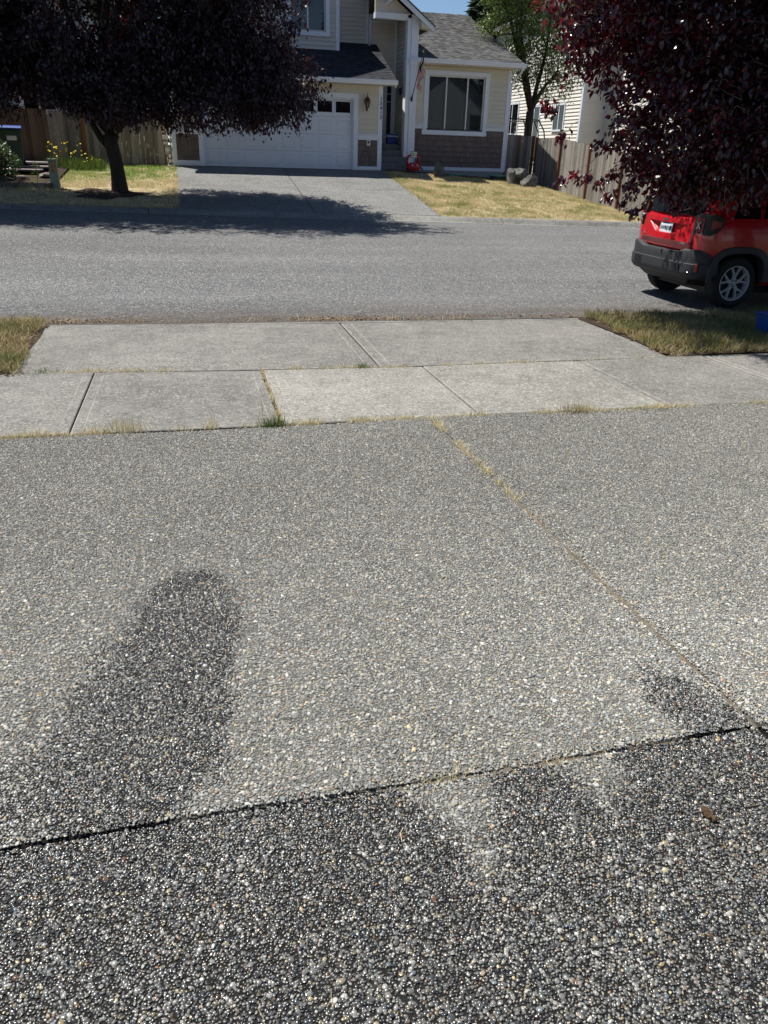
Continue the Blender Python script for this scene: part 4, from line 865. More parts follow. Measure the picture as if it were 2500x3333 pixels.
mb.build('cloth', [paint('flag_red', (0.50, 0.018, 0.03), 0.8), paint('flag_white', (0.78, 0.76, 0.74), 0.8), paint('flag_blue', (0.012, 0.018, 0.06), 0.8)], fl, smooth=True)

co = thing('cooler', (7.33, 29.25, 2.075), 'blue and white plastic cooler on the porch by the front door', 'cooler')
mb = MB(); mb.hexa([(7.15, 29.12, 2.072), (7.50, 29.12, 2.072), (7.50, 29.38, 2.072), (7.15, 29.38, 2.072)], [(7.13, 29.10, 2.31), (7.52, 29.10, 2.31), (7.52, 29.40, 2.31), (7.13, 29.40, 2.31)]); mb.build('tub', M['blue_plastic'], co, bevel=0.02)
mb = MB(); mb.box(7.12, 7.53, 29.09, 29.41, 2.312, 2.345); mb.build('rim', M['white_plastic'], co, bevel=0.01)
mb = MB(); mb.box(7.12, 7.53, 29.085, 29.415, 2.347, 2.405); mb.build('lid', M['blue_plastic'], co, bevel=0.015)
mb = MB(); mb.tube([(7.12, 29.25, 2.28), (7.09, 29.25, 2.33), (7.12, 29.25, 2.40)], 0.012, 6); mb.build('handle', M['white_plastic'], co)

ty = thing('yard_toy', (7.68, 27.6, 1.26), 'red plastic toy cart with a green and white striped sign stuck on it', 'toy')
mb = MB(); mb.lathe([(0.0, 0.0), (0.20, 0.01), (0.25, 0.07), (0.24, 0.15), (0.18, 0.22), (0.08, 0.26), (0.0, 0.27)], (7.70, 27.6, 1.26), 16, cap=False); mb.build('tub', M['red_plastic'], ty, smooth=True)
for s_ in (-1, 1):
    mb = MB(); mb.tube([(7.70 + s_ * 0.19, 27.6, 1.34), (7.70 + s_ * 0.225, 27.6, 1.55), (7.70 + s_ * 0.19, 27.6, 1.70), (7.70 + s_ * 0.10, 27.6, 1.745)], 0.042, 8); mb.build('handle', M['red_plastic'], ty, smooth=True)
    mb = MB(); mb.lathe([(0.0, 0), (0.022, 0), (0.022, -0.012), (0.0, -0.012)], (7.70 + s_ * 0.085, 27.37, 1.44), 10, 'y', cap=False); mb.build('knob', M['white_plastic'], ty)
mb = MB(); mb.tube([(7.95, 27.6, 1.40), (8.02, 27.58, 1.33), (8.03, 27.57, 1.27)], 0.02, 6); mb.build('hose', M['black'], ty)
mb = MB(); mb.tube([(7.70, 27.55, 1.45), (7.70, 27.55, 1.66)], 0.03, 6); mb.build('sign_stem', M['grey_metal'], ty)
for s_, rz in ((-1, 0.35), (1, -0.35)):
    for k in range(7):
        mb = MB(); a = 7.70; b = 7.70 + s_ * 0.115; y1 = 27.53 + 0.05; z = 1.655 + k * 0.03
        mb.hexa([(min(a, b), 27.53 if s_ > 0 else y1, z), (max(a, b), y1 if s_ > 0 else 27.53, z), (max(a, b), (y1 if s_ > 0 else 27.53) + 0.012, z), (min(a, b), (27.53 if s_ > 0 else y1) + 0.012, z)], [(min(a, b), 27.53 if s_ > 0 else y1, z + 0.0295), (max(a, b), y1 if s_ > 0 else 27.53, z + 0.0295), (max(a, b), (y1 if s_ > 0 else 27.53) + 0.012, z + 0.0295), (min(a, b), (27.53 if s_ > 0 else y1) + 0.012, z + 0.0295)])
        mb.build('sign_stripe', M['green_plastic'] if k % 2 == 0 else M['white_plastic'], ty)

def rock(name, c, r, mat, label, seed, cat='boulder', group=None, sub=4, sharp=0.35):
    bm = bmesh.new(); bmesh.ops.create_icosphere(bm, subdivisions=sub, radius=1.0); rr = random.Random(seed)
    planes = [(Vector((rr.gauss(0, 1), rr.gauss(0, 1), rr.gauss(0, 1))).normalized(), rr.uniform(0.45, 0.85)) for _ in range(16)]
    for v in bm.verts:
        d = v.co.normalized(); k = 1.0
        for n, h in planes:
            q = d.dot(n)
            if q > 0.05: k = min(k, h / q)
        v.co = d * (k + 0.04 * math.sin(9 * d.x + seed) * math.sin(8 * d.y) * math.cos(7 * d.z))
        v.co = Vector((v.co.x * r[0], v.co.y * r[1], v.co.z * r[2]))
    me = bpy.data.meshes.new(name); bm.to_mesh(me); bm.free(); me.materials.append(mat)
    o = bpy.data.objects.new(name, me); COL.objects.link(o); o.location = c; o.rotation_euler = (0, 0, seed * 1.3)
    if label: tag(o, label, cat, group)
    return o
rock('boulder', (8.55, 27.3, 1.27), (0.30, 0.26, 0.36), M['rock'], 'small jagged grey boulder standing alone in front of the big window wall', 3)
rock('boulder', (10.98, 26.75, 1.10), (0.21, 0.20, 0.55), M['rock'], 'upright slab-like grey boulder, leftmost of the rock pile by the fence', 5)
rock('boulder', (11.42, 27.05, 1.12), (0.50, 0.40, 0.52), M['rock'], 'large dark boulder at the back of the rock pile by the fence', 8)
rock('boulder', (11.58, 26.5, 0.96), (0.50, 0.36, 0.36), M['rock'], 'low wide grey boulder at the front of the rock pile by the fence', 12)
rock('boulder', (-1.02, 28.30, 1.15), (0.24, 0.16, 0.11), M['rock_pale'], 'flat pale stone lying at the foot of the left wooden fence', 21)
for x, w_, lab in ((9.30, 0.27, 'pale green round tank lid beneath the window, the left of two'), (10.95, 0.36, 'pale green round tank lid near the rock pile, the right of two')):
    t = thing('tank_lid', (x, 27.85, 1.06), lab, 'lid', 'round green lids by the house')
    mb = MB(); mb.lathe([(0.0, 0.0), (w_ * 0.9, 0.0), (w_ * 0.9, 0.09), (0.0, 0.09)], (x, 27.85, 1.06), 24, cap=False); mb.build('riser', M['bin_green'], t)
    mb = MB(); mb.lathe([(w_, 0.092), (w_, 0.118), (w_ * 0.9, 0.13), (0.0, 0.135)], (x, 27.85, 1.06), 24, cap=False); mb.build('cover', M['green_plastic'], t, auto=30)
eb = thing('timber_edging', (9.9, 27.6, 1.05), 'low weathered timber edging along the bed below the window', 'edging')
for a, b in ((8.75, 10.0), (10.02, 11.22)):
    mb = MB(); mb.box(a, b, 27.40, 27.50, 0.95, 1.09 - 0.02 * (a > 9)); mb.build('timber', M['fence_dark'], eb, bevel=0.01)
tag(grid_sheet('planting_bed', np.linspace(6.9, 11.6, 24), np.linspace(27.5, 28.9, 8), lambda X, Y: far_z(X, Y) + 0.02, M['mulch']), kind='structure')

# ------------------------------------------------------------------ fences
def fence_run(parent, p0, p1, ztop, zbot, mats, face, w=0.142, gap=0.004, jitter=0.012):
    # boards from p0 to p1; ztop/zbot functions of the running length fraction; face: unit normal of the seen side
    p0, p1 = Vector(p0), Vector(p1); L = (p1 - p0).length; n = int(L / w); d = (p1 - p0).normalized(); nr = Vector(face)
    mb = MB(); h = 0.009
    A = [d * 0 - nr * h, d * (w - gap) - nr * h, d * (w - gap) + nr * h, d * 0 + nr * h]
    zz = lambda p, z: (p[0], p[1], z)
    mb.hexa([zz(p, 0) for p in A], [zz(p, 1) for p in A]); me = mb.mesh('board'); mes = []
    for m in mats: k = me.copy(); k.materials.append(m); mes.append(k)
    rr = random.Random(int(L * 100))
    for i in range(n):
        f = (i + 0.5) / n; zt, zb = ztop(f) + rr.uniform(-jitter, jitter), zbot(f); p = p0 + d * (i * w) + nr * rr.uniform(-0.004, 0.006)
        piece('board', mes[0] if callable(mats) else mes[rr.randrange(len(mes))], (p.x, p.y, zb), parent, (0, 0, rr.uniform(-0.02, 0.02)), (1, 1, zt - zb))
def post(parent, x, y, zb, zt, s=0.09, mat=None):
    mb = MB(); mb.box(x - s / 2, x + s / 2, y - s / 2, y + s / 2, zb, zt); mb.build('post', mat or M['fence_post'], parent, bevel=0.006)
fr = thing('fence', (13.0, 25.5, 0.6), 'weathered grey board fence running from the house side towards the street', 'fence')
ftop = lambda Y: float(np.interp(Y, [20.9, 23.6, 27.4, 29.6], [1.80, 2.06, 2.42, 2.43])); fbot = lambda Y: float(far_z(np.array(13.0), np.array(Y))) + 0.01
fence_run(fr, (13.0, 29.6, 0), (13.0, 21.0, 0), lambda f: ftop(29.6 - 8.6 * f), lambda f: fbot(29.6 - 8.6 * f), [M['fence']], (-1, 0, 0))
for y in (29.45, 27.35, 25.15, 22.95, 21.1): post(fr, 12.965, y, fbot(y) - 0.1, ftop(y) + 0.05, 0.075)
for k in range(3):
    mb = MB(); zo = (0.25, 0.85, 1.45)[k]; mb.hexa([(13.012, 21.0, fbot(21) + zo), (13.05, 21.0, fbot(21) + zo), (13.05, 29.6, fbot(29.6) + zo), (13.012, 29.6, fbot(29.6) + zo)], [(13.012, 21.0, fbot(21) + zo + 0.09), (13.05, 21.0, fbot(21) + zo + 0.09), (13.05, 29.6, fbot(29.6) + zo + 0.09), (13.012, 29.6, fbot(29.6) + zo + 0.09)]); mb.build('rail', M['fence'], fr)
fc = thing('fence', (12.3, 29.62, 0.9), 'short dark board fence closing the gap between the house corner and the long fence', 'fence')
fence_run(fc, (11.55, 29.62, 0), (12.95, 29.62, 0), lambda f: 2.56 - 0.06 * f, lambda f: 0.8, [M['fence'], M['fence_dark']], (0, -1, 0))
post(fc, 12.88, 29.57, 0.7, 2.52, 0.10)
fl1 = thing('fence', (-2.2, 28.6, 1.15), 'pale brown board fence left of the garage, behind the tree trunk', 'fence')
fence_run(fl1, (-3.95, 28.6, 0), (-0.26, 28.6, 0), lambda f: 2.70, lambda f: 1.12, [M['fence']], (0, -1, 0))
for x in (-2.95, -0.45): post(fl1, x, 28.55, 1.0, 2.74)
fl2 = thing('fence', (-6.5, 28.2, 1.2), 'dark brown board fence behind the blue-lidded bins', 'fence')
fence_run(fl2, (-11.0, 28.25, 0), (-3.97, 28.25, 0), lambda f: 2.68 + 0.04 * f, lambda f: 1.15, [M['fence_dark']], (0, -1, 0))
for x in (-8.6, -6.2, -3.98): post(fl2, x, 28.19, 1.0, 2.74, 0.10, M['fence_dark'])

# ------------------------------------------------------------------ neighbouring houses
nb = thing('house', (18.0, 35.0, 0.6), 'cream white house beyond the right fence with its sunlit side wall', 'house')
mb = MB(); mb.box(17.02, 27, 34.2, 49.0, 0.2, 8.0); mb.build('wall', M['siding_white'], nb); mb = MB(); mb.box(18.15, 27, 25.0, 34.18, 0.2, 8.0); mb.build('wall', M['siding_white'], nb)
lap_side(nb, 17.018, 34.32, 49.0, 0.9, 8.0, M['siding_white'], 0.145); lap_side(nb, 18.148, 25.1, 34.1, 0.9, 8.0, M['siding_white'], 0.145); lap_front(nb, 17.12, 18.1, 34.198, 0.9, 8.0, M['siding_white'], 0.145)
mb = MB(); mb.box(16.97, 17.12, 34.17, 34.32, 0.8, 8.0); mb.build('corner_trim', M['white'], nb); mb = MB(); mb.box(18.1, 18.15, 34.09, 34.18, 0.8, 8.0); mb.build('corner_trim', M['white'], nb)
for (y0, y1, z0, z1, sp) in ((41.2, 42.95, 2.87, 4.23, True), (38.5, 39.9, 1.6, 4.0, False), (35.8, 37.0, 2.98, 3.97, True)):
    mb = MB(); X = 16.99; t_ = 0.08
    mb.box(X - 0.02, X + 0.03, y0, y0 + t_, z0, z1); mb.box(X - 0.02, X + 0.03, y1 - t_, y1, z0, z1); mb.box(X - 0.021, X + 0.03, y0, y1, z1, z1 + t_); mb.box(X - 0.04, X + 0.03, y0 - 0.03, y1 + 0.03, z0 - t_, z0)
    mb.box(X - 0.015, X + 0.03, (y0 + y1) / 2 - 0.03, (y0 + y1) / 2 + 0.03, z0, z1); w_ = mb.build('window' if sp else 'patio_door', M['white'], nb)
    for a, b in ((y0 + t_, (y0 + y1) / 2 - 0.03), ((y0 + y1) / 2 + 0.03, y1 - t_)): mb = MB(); mb.box(X - 0.005, X + 0.02, a, b, z0, z1); mb.build('pane', M['dark_glass'], w_)
for x0, y0, y1 in ((16.7, 34.0, 49.5), (17.85, 24.5, 33.98)):
    for c in ([(x0, y0, 7.9), (x0, y1, 7.9), (22, y1, 10.2), (22, y0, 10.2)], [(27.5, y1, 7.9), (27.5, y0, 7.9), (22, y0, 10.2), (22, y1, 10.2)]):
        mb = MB(); mb.add(c + [(p[0], p[1], p[2] - 0.15) for p in c], [(0, 1, 2, 3), (7, 6, 5, 4), (0, 4, 5, 1), (1, 5, 6, 2), (2, 6, 7, 3), (3, 7, 4, 0)]); mb.build('roof', M['roof'], nb)
bh = thing('house', (22.0, 49.0, 0.8), 'blue grey house glimpsed far back beside the house roof edge', 'house')
mb = MB(); mb.box(19.3, 31, 49.0, 57, 0.3, 8.0); mb.build('wall', M['siding_blue'], bh); lap_front(bh, 19.3, 31, 48.998, 3.5, 8.0, M['siding_blue'], 0.16)
sash_window(bh, 20.0, 21.4, 5.5, 6.9, 48.96, 0.12, (20.7,), depth=-0.01)
mb = MB(); mb.prism([(48.3, 7.9), (53, 10.4), (57.7, 7.9)], 'x', 18.9, 31.5); mb.build('roof', M['roof'], bh)
lh = thing('house', (-8.0, 33.0, 1.2), 'blue grey house behind the left fence, mostly hidden by the dark tree', 'house')
mb = MB(); mb.box(-16, -2.9, 33.0, 42, 0.8, 6.6); mb.build('wall', M['siding_blue'], lh); lap_front(lh, -16, -5.45, 32.998, 1.6, 6.4, M['siding_blue'], 0.15); lap_front(lh, -4.1, -2.9, 32.998, 1.6, 6.4, M['siding_blue'], 0.15)
lap_front(lh, -5.45, -4.1, 32.998, 1.6, 2.7, M['siding_blue'], 0.15); lap_front(lh, -5.45, -4.1, 32.998, 4.1, 6.4, M['siding_blue'], 0.15)
sash_window(lh, -5.45, -4.1, 2.7, 4.1, 32.98, 0.11, (-4.78,), 0, (2, (3.4,)), depth=-0.0)
mb = MB(); mb.prism([(32.4, 6.4), (37.5, 9.2), (42.6, 6.4)], 'x', -16.6, -2.4); mb.build('roof', M['roof'], lh)
own = thing('house', (22.0, -11.0, 0.33), 'grey gabled house behind the viewer, seen only mirrored in the big window', 'house')
mb = MB(); mb.box(17, 25.5, -18, -11, 0.2, 6.0); mb.build('wall', M['siding_blue'], own); mb = MB(); mb.prism([(17, 6.0), (25.5, 6.0), (21.2, 9.0)], 'y', -18, -11); mb.build('gable', M['siding_blue'], own)
for q in ([(16.5, 5.7), (21.2, 9.15), (21.2, 9.35), (16.3, 5.75)], [(26.0, 5.7), (21.2, 9.15), (21.2, 9.35), (26.2, 5.75)]):
    mb = MB(); mb.prism(q, 'y', -18.5, -10.5); mb.build('roof', M['roof_dark'], own)
mb = MB(); mb.box(18.2, 23.0, -11.0, -10.95, 0.34, 2.5); mb.build('garage_door', M['garage'], own)
for x in (18.6, 24.0):
    mb = MB(); mb.box(x, x + 1.0, -11.0, -10.95, 3.6, 4.9); mb.build('window', M['dark_glass'], own)
# ------------------------------------------------------------------ left yard
pd = thing('utility_pedestal', (-3.27, 23.3, 0.68), 'olive green utility pedestal with an orange sticker beside the stone edging', 'pedestal')
mb = MB(); mb.hexa([(-3.39, 23.20, 0.60), (-3.15, 23.20, 0.60), (-3.15, 23.40, 0.60), (-3.39, 23.40, 0.60)], [(-3.37, 23.22, 1.36), (-3.17, 23.22, 1.36), (-3.17, 23.38, 1.36), (-3.37, 23.38, 1.36)]); mb.build('housing', M['pedestal'], pd, bevel=0.02)
mb = MB(); mb.box(-3.39, -3.15, 23.19, 23.41, 1.362, 1.42); mb.build('cap', M['pedestal'], pd, bevel=0.025)
mb = MB(); mb.hexa([(-3.315, 23.196, 1.09), (-3.235, 23.196, 1.09), (-3.235, 23.204, 1.09), (-3.315, 23.204, 1.09)], [(-3.315, 23.207, 1.32), (-3.235, 23.207, 1.32), (-3.235, 23.214, 1.32), (-3.315, 23.214, 1.32)]); stk = mb.build('sticker', M['orange'], pd)
mb = MB()
for z in (1.29, 1.24, 1.215, 1.16, 1.135, 1.11): mb.box(-3.302, -3.302 + (0.054 if z not in (1.24, 1.135) else 0.035), 23.19 + (z - 1.09) * 0.048 + 0.002, 23.20 + (z - 1.09) * 0.048, z - 0.006, z + 0.006)
mb.build('sticker_print', M['black'], stk)
def wheelie(x, y, z, rot, label, lidmat):
    b = thing('wheelie_bin', (x, y, z), label, 'bin', 'wheeled bins by the dark fence'); b.rotation_euler = (0, 0, rot)
    def P(mb, nm, m, par=b, **k): me = mb.mesh(nm); me.materials.append(m); o = bpy.data.objects.new(nm, me); COL.objects.link(o); o.parent = par; bv = o.modifiers.new('bevel', 'BEVEL'); bv.width = 0.02; bv.segments = 2; return o
    m_ = MB(); m_.hexa([(-0.22, -0.22, 0.04), (0.22, -0.22, 0.04), (0.22, 0.26, 0.04), (-0.22, 0.26, 0.04)], [(-0.29, -0.33, 0.98), (0.29, -0.33, 0.98), (0.29, 0.33, 0.98), (-0.29, 0.33, 0.98)]); P(m_, 'body', M['bin_green'])
    m_ = MB(); m_.prism([(-0.37, 0.985), (0.40, 0.985), (0.40, 1.05), (0.1, 1.09), (-0.30, 1.06), (-0.37, 1.02)], 'x', -0.31, 0.31); P(m_, 'lid', lidmat)
    m_ = MB(); m_.tube([(-0.2, 0.43, 1.0), (0.2, 0.43, 1.0)], 0.018, 8); P(m_, 'handle', M['black'])
    m_ = MB(); m_.box(-0.12, 0.14, -0.325, -0.29, 0.70, 0.82); P(m_, 'sticker', M['white_plastic'])
    for s_ in (-1, 1): m_ = MB(); m_.lathe([(0.0, -0.025), (0.11, -0.025), (0.11, 0.025), (0.0, 0.025)], (s_ * 0.25, 0.27, 0.11), 14, 'x', cap=False); P(m_, 'wheel', M['black'])
wheelie(-4.72, 26.4, 1.12, 0.15, 'dark green wheeled bin with bright blue lid, the right one by the dark fence', M['blue_plastic'])
wheelie(-5.40, 26.3, 1.12, 0.0, 'dark green wheeled bin with teal blue lid, at the left picture edge', paint('teal_lid', (0.02, 0.10, 0.16), 0.45))
tag(grid_sheet('mulch_bed', np.linspace(-9, -3.35, 30), np.linspace(23.2, 28.4, 24), lambda X, Y: far_z(X, Y) + 0.03 + 0.05 * (Y > 23.4), M['mulch']), kind='structure')
rw = thing('stone_wall', (-4.6, 23.25, 0.7), 'low dry stone edging of dark blocks in the tree shade beside the pedestal', 'wall')
rr = random.Random(4)
for row in range(2):
    x = -6.8
    while x < -3.55 - row * 0.05:
        w_ = rr.uniform(0.22, 0.5); bm = bmesh.new(); bmesh.ops.create_cube(bm, size=1.0); bmesh.ops.bevel(bm, geom=bm.edges[:], offset=0.12, segments=2, affect='EDGES')
        for v in bm.verts: v.co = Vector((v.co.x * w_ * 0.96 + rr.uniform(-.012, .012), v.co.y * 0.30 + rr.uniform(-.012, .012), v.co.z * 0.165 + rr.uniform(-.006, .006)))
        me = bpy.data.meshes.new('stone'); bm.to_mesh(me); bm.free(); me.materials.append(M['wall_stone']); piece('stone', me, (x + w_ / 2, 23.25 + rr.uniform(-.03, .03), 0.60 + row * 0.165), rw); x += w_
for k, (x, y, z, r, mt_, lab) in enumerate(((-4.15, 23.75, 0.93, (0.20, 0.15, 0.10), 'rock_pale', 'rounded pale stone on the mulch bed behind the dark stone edging'), (-3.62, 24.75, 0.98, (0.42, 0.26, 0.09), 'rock_pale', 'flat pale stone slab on the bed just left of the pedestal'), (-4.75, 24.9, 0.96, (0.55, 0.22, 0.07), 'rock_pale', 'long flat pale stone between the hedge and the pedestal'), (-4.65, 24.0, 0.88, (0.3, 0.2, 0.12), 'wall_stone', 'reddish brown flat stone near the foot of the hedge'))):
    rock('stone', (x, y, z), r, M[mt_], lab, 31 + k, 'stone')
pv = structure('flagstone_patch'); mb = MB(); pvm = paint('mauve_flagstone', (0.24, 0.21, 0.22), 0.9, 0.2, 5, 0.3)
for (x0, x1, y0, y1) in ((-5.3, -4.55, 25.2, 25.9), (-4.53, -3.9, 25.2, 25.9), (-5.3, -4.7, 25.92, 26.7), (-4.68, -3.75, 25.92, 26.7), (-5.2, -3.8, 26.72, 27.9)):
    m_ = MB(); zb = float(far_z(np.array(-4.5), np.array((y0 + y1) / 2))) + 0.14; m_.box(x0, x1, y0, y1, zb, zb + 0.05); m_.build('flagstone', pvm, pv, bevel=0.015)

# trampoline behind the fence
tp = thing('trampoline', (12.75, 32.3, 1.0), 'black trampoline frame with bent net poles showing over the fence', 'trampoline')
tc = (12.75, 32.3); RT = 1.5
for nm, z, r in (('top_ring', 3.12, 0.022), ('bed_ring', 1.75, 0.03)):
    mb = MB(); mb.tube([(tc[0] + RT * (0.94 if z > 3 else 1.05) * math.cos(a), tc[1] + RT * 0.9 * math.sin(a), z) for a in np.linspace(0, 2 * PI, 33)], r, 6, cap=False); mb.build(nm, M['black'], tp, smooth=True)
mb = MB(); mb.lathe([(0.0, 0.0), (RT * 0.95, 0.0), (RT * 0.95, -0.02), (0.0, -0.02)], (tc[0], tc[1], 1.75), 28, cap=False); mb.build('mat', M['black'], tp)
for k in range(8):
    a = 2 * PI * k / 8 + 0.2; c_, s_ = math.cos(a), math.sin(a) * 0.9; P = lambda f, z: (tc[0] + RT * f * c_, tc[1] + RT * f * s_, z)
    mb = MB(); mb.tube([P(1.12, 0.95), P(1.14, 1.8), P(1.16, 2.3), P(1.10, 2.75), P(0.94, 3.12)], 0.025, 6); mb.build('pole', M['black'], tp, smooth=True)

# ------------------------------------------------------------------ vegetation
LEAF4 = (np.array([(0, 0, 0), (-.28, .42, .07), (.28, .42, .07), (0, .46, 0), (0, 1, -.10)]), np.array([(0, 3, 1), (0, 2, 3), (3, 4, 1), (3, 2, 4)]))
LEAF8 = (np.array([(0, 0, 0), (-.20, .22, .05), (.20, .22, .05), (0, .25, .0), (-.29, .52, .07), (.29, .52, .07), (0, .55, .0), (-.15, .80, .01), (.15, .80, .01), (0, 1.0, -.16)]),
         np.array([(0, 3, 1), (0, 2, 3), (1, 3, 4), (3, 6, 4), (3, 2, 5), (3, 5, 6), (4, 6, 7), (6, 5, 8), (6, 9, 7), (6, 8, 9)]))
NEEDLE = (np.array([(-.06, 0, 0), (.06, 0, 0), (.10, .5, -.03), (-.10, .5, -.03), (0, 1, -.14)]), np.array([(0, 1, 2), (0, 2, 3), (3, 2, 4)]))
def unit(a): return a / np.maximum(np.linalg.norm(a, axis=-1, keepdims=True), 1e-9)
def leaf_frames(pos, axis, normal, size):
    y = unit(axis); z = unit(normal - (normal * y).sum(-1, keepdims=True) * y); x = np.cross(y, z)
    return np.stack([x, y, z], -1) * size[:, None, None]      # columns
def leaf_mesh(name, pos, frames, tmpl, mat, parent):
    T, Fc = tmpl; V = pos[:, None, :] + np.einsum('nij,kj->nki', frames, T); n, k = V.shape[:2]
    F = (Fc[None] + (np.arange(n) * k)[:, None, None]).reshape(-1, 3)
    return raw_mesh(name, V.reshape(-1, 3), F, mat, parent)
def sample_lobes(lobes, n, shell, r):
    vol = np.array([np.prod(l[1]) for l in lobes]); pick = r.choice(len(lobes), n, p=vol / vol.sum())
    d = unit(r.normal(size=(n, 3))); rad = r.random(n) ** (1 / shell)
    C = np.array([l[0] for l in lobes])[pick]; R = np.array([l[1] for l in lobes])[pick]
    return C + d * R * rad[:, None], d
def branch_tree(root, base, fork, lobes, trunk_r, limb_r, mat, r, flare=1.35, extra=None, nb=2):
    # trunk to the fork, then one limb per lobe with side boughs
    b, f = np.array(base), np.array(fork); mb = MB(); n = 9; pts = []; rad = []
    for k in range(n + 1):
        t = k / n; p = b + (f - b) * t + np.array([0.03 * math.sin(5 * t), 0.03 * math.cos(4 * t) - 0.03, 0]); pts.append(p); rad.append(trunk_r * (1 + (flare - 1) * (1 - t) ** 6) * (1 - 0.12 * t))
    mb.tube(pts, rad, 14)
    for k in range(0, len(mb.v)):
        v = mb.v[k]; mb.v[k] = (v[0] + 0.008 * math.sin(v[2] * 23 + k), v[1] + 0.008 * math.cos(v[2] * 19 + k * 2), v[2])
    mb.build('trunk', mat, root, smooth=True)
    for i, (c, R) in enumerate(lobes):
        c = np.array(c); mid = f + (c - f) * 0.5 + np.array([r.normal(0, .15), r.normal(0, .15), 0.25]); mb = MB()
        mb.tube([f + (c - f) * -0.03, f + (mid - f) * 0.5 + np.array([0, 0, .06]), mid, c, c + np.array([0, 0, R[2] * 0.5])], [limb_r, limb_r * .8, limb_r * .62, limb_r * .4, limb_r * .1], 8)
        for q in range(nb * 4):
            d = unit(r.normal(size=3)); e = c + d * np.array(R) * 0.8; s_ = mid + (c - mid) * r.random(); m2 = (s_ + e) / 2 + r.normal(0, .12, 3)
            mb.tube([s_, m2, e], [limb_r * .32, limb_r * .2, limb_r * .06], 5)
        mb.build('limb', mat, root, smooth=True)
def tree_leaves(pos, out, per, spread, size, droop, r, flat=0.8):
    n = len(pos); P = np.repeat(pos, per, 0); O = np.repeat(out, per, 0); m = len(P)
    tw = unit(O + r.normal(0, .5, (m, 3)) + np.array([0, 0, -droop * .3])); P = P + tw * (r.random((m, 1)) - .3) * spread + r.normal(0, spread * .33, (m, 3))
    ax = unit(O * .45 + r.normal(0, .65, (m, 3)) + np.array([0, 0, -droop])); nm = unit(r.normal(0, flat, (m, 3)) + np.array([0, 0, 1.0]) + O * .3)
    sz = size * r.uniform(.6, 1.25, m); return P, leaf_frames(P, ax, nm, sz), sz
def twigs(root, pos, out, L, rad, mat, r, frac=1.0):
    mb = MB()
    for p, o in zip(pos, out):
        if r.random() > frac: continue
        a = p - o * L + r.normal(0, L * .2, 3); b1, b2 = a + (p - a) * .4 + r.normal(0, L * .10, 3), a + (p - a) * .8 + r.normal(0, L * .12, 3); mb.tube([a, b1, b2, p + o * L * .25 + np.array([0, 0, -L * .12])], [rad, rad * .75, rad * .5, rad * .25], 3, cap=False)
    o_ = mb.build('twigs', mat, root); o_['kind'] = 'stuff'

# dark purple tree on the far verge
rL = np.random.default_rng(5)
tl_ = thing('purple_tree', (-1.66, 23.15, 0.62), 'dark purple-leaved tree on the far verge, shading the road before the garage', 'tree')
lobL = [((-1.2, 22.3, 5.7), (3.0, 2.7, 2.7)), ((1.35, 22.2, 4.8), (1.9, 2.2, 2.2)), ((0.4, 21.7, 6.9), (2.4, 2.2, 2.0)), ((-2.5, 22.3, 7.4), (2.6, 2.3, 1.9)), ((-3.9, 22.3, 4.8), (2.3, 2.2, 1.9)), ((-5.4, 22.2, 6.0), (2.1, 2.1, 2.2)), ((-1.6, 21.8, 4.0), (2.5, 1.8, 1.5))]
lobL += [((-0.8, 20.9, 7.5), (2.7, 1.9, 1.7)), ((1.8, 21.1, 6.5), (2.0, 1.7, 1.6)), ((-3.6, 20.8, 6.9), (2.4, 1.7, 1.7))]
low = [((0.9, 22.4, 3.4), (2.1, 1.8, 1.30)), ((2.35, 22.0, 3.2), (1.35, 1.4, 1.0)), ((-1.0, 22.0, 3.05), (1.7, 1.5, 0.95)), ((0.9, 21.8, 2.85), (1.7, 1.4, 0.75)), ((-2.9, 22.2, 3.3), (1.5, 1.5, 0.95)), ((-4.6, 22.2, 4.0), (1.7, 1.6, 1.0)), ((-6.2, 22.4, 4.3), (1.9, 2.0, 1.2))]
branch_tree(tl_, (-1.66, 23.15, 0.55), (-1.70, 23.0, 2.02), lobL, 0.19, 0.12, M['bark'], rL)
mb = MB(); mb.tube([(-1.72, 23.08, 1.62), (-1.98, 23.0, 1.95), (-2.15, 22.95, 2.3), (-2.5, 22.8, 3.0)], [0.10, 0.085, 0.075, 0.05], 10); mb.build('limb', M['bark'], tl_, smooth=True)
c1, d1 = sample_lobes(lobL, 7600, 2.3, rL); c2, d2 = sample_lobes(low, 3600, 2.2, rL); cp, cd = np.concatenate([c1, c2]), np.concatenate([d1, d2])
g3 = 0.5 * vnoise(cp[:, 0] + cp[:, 2] * .37, cp[:, 2], 1.05, 71) + 0.5 * vnoise(cp[:, 1] + cp[:, 0] * .6, cp[:, 2] * 1.1, 1.3, 72)
keepc = (g3 > 0.40) | (rL.random(len(cp)) < 0.22); cp, cd = cp[keepc], cd[keepc]
ok = cp[:, 2] > 2.16 + 0.3 * vnoise(cp[:, 0], cp[:, 1], 1.1, 8) + 0.12 * rL.random(len(cp)) + 0.5 * np.clip((-2.2 - cp[:, 0]) / 1.5, 0, 1.2); cp, cd = cp[ok], cd[ok]
P, Fm, _ = tree_leaves(cp, cd, 24, 0.27, 0.105, 0.8, rL)
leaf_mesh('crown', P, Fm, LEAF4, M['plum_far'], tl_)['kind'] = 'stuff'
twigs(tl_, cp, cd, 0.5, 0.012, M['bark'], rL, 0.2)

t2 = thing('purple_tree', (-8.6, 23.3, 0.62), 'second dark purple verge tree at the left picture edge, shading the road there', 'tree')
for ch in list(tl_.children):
    c_ = ch.copy(); COL.objects.link(c_); c_.parent = t2
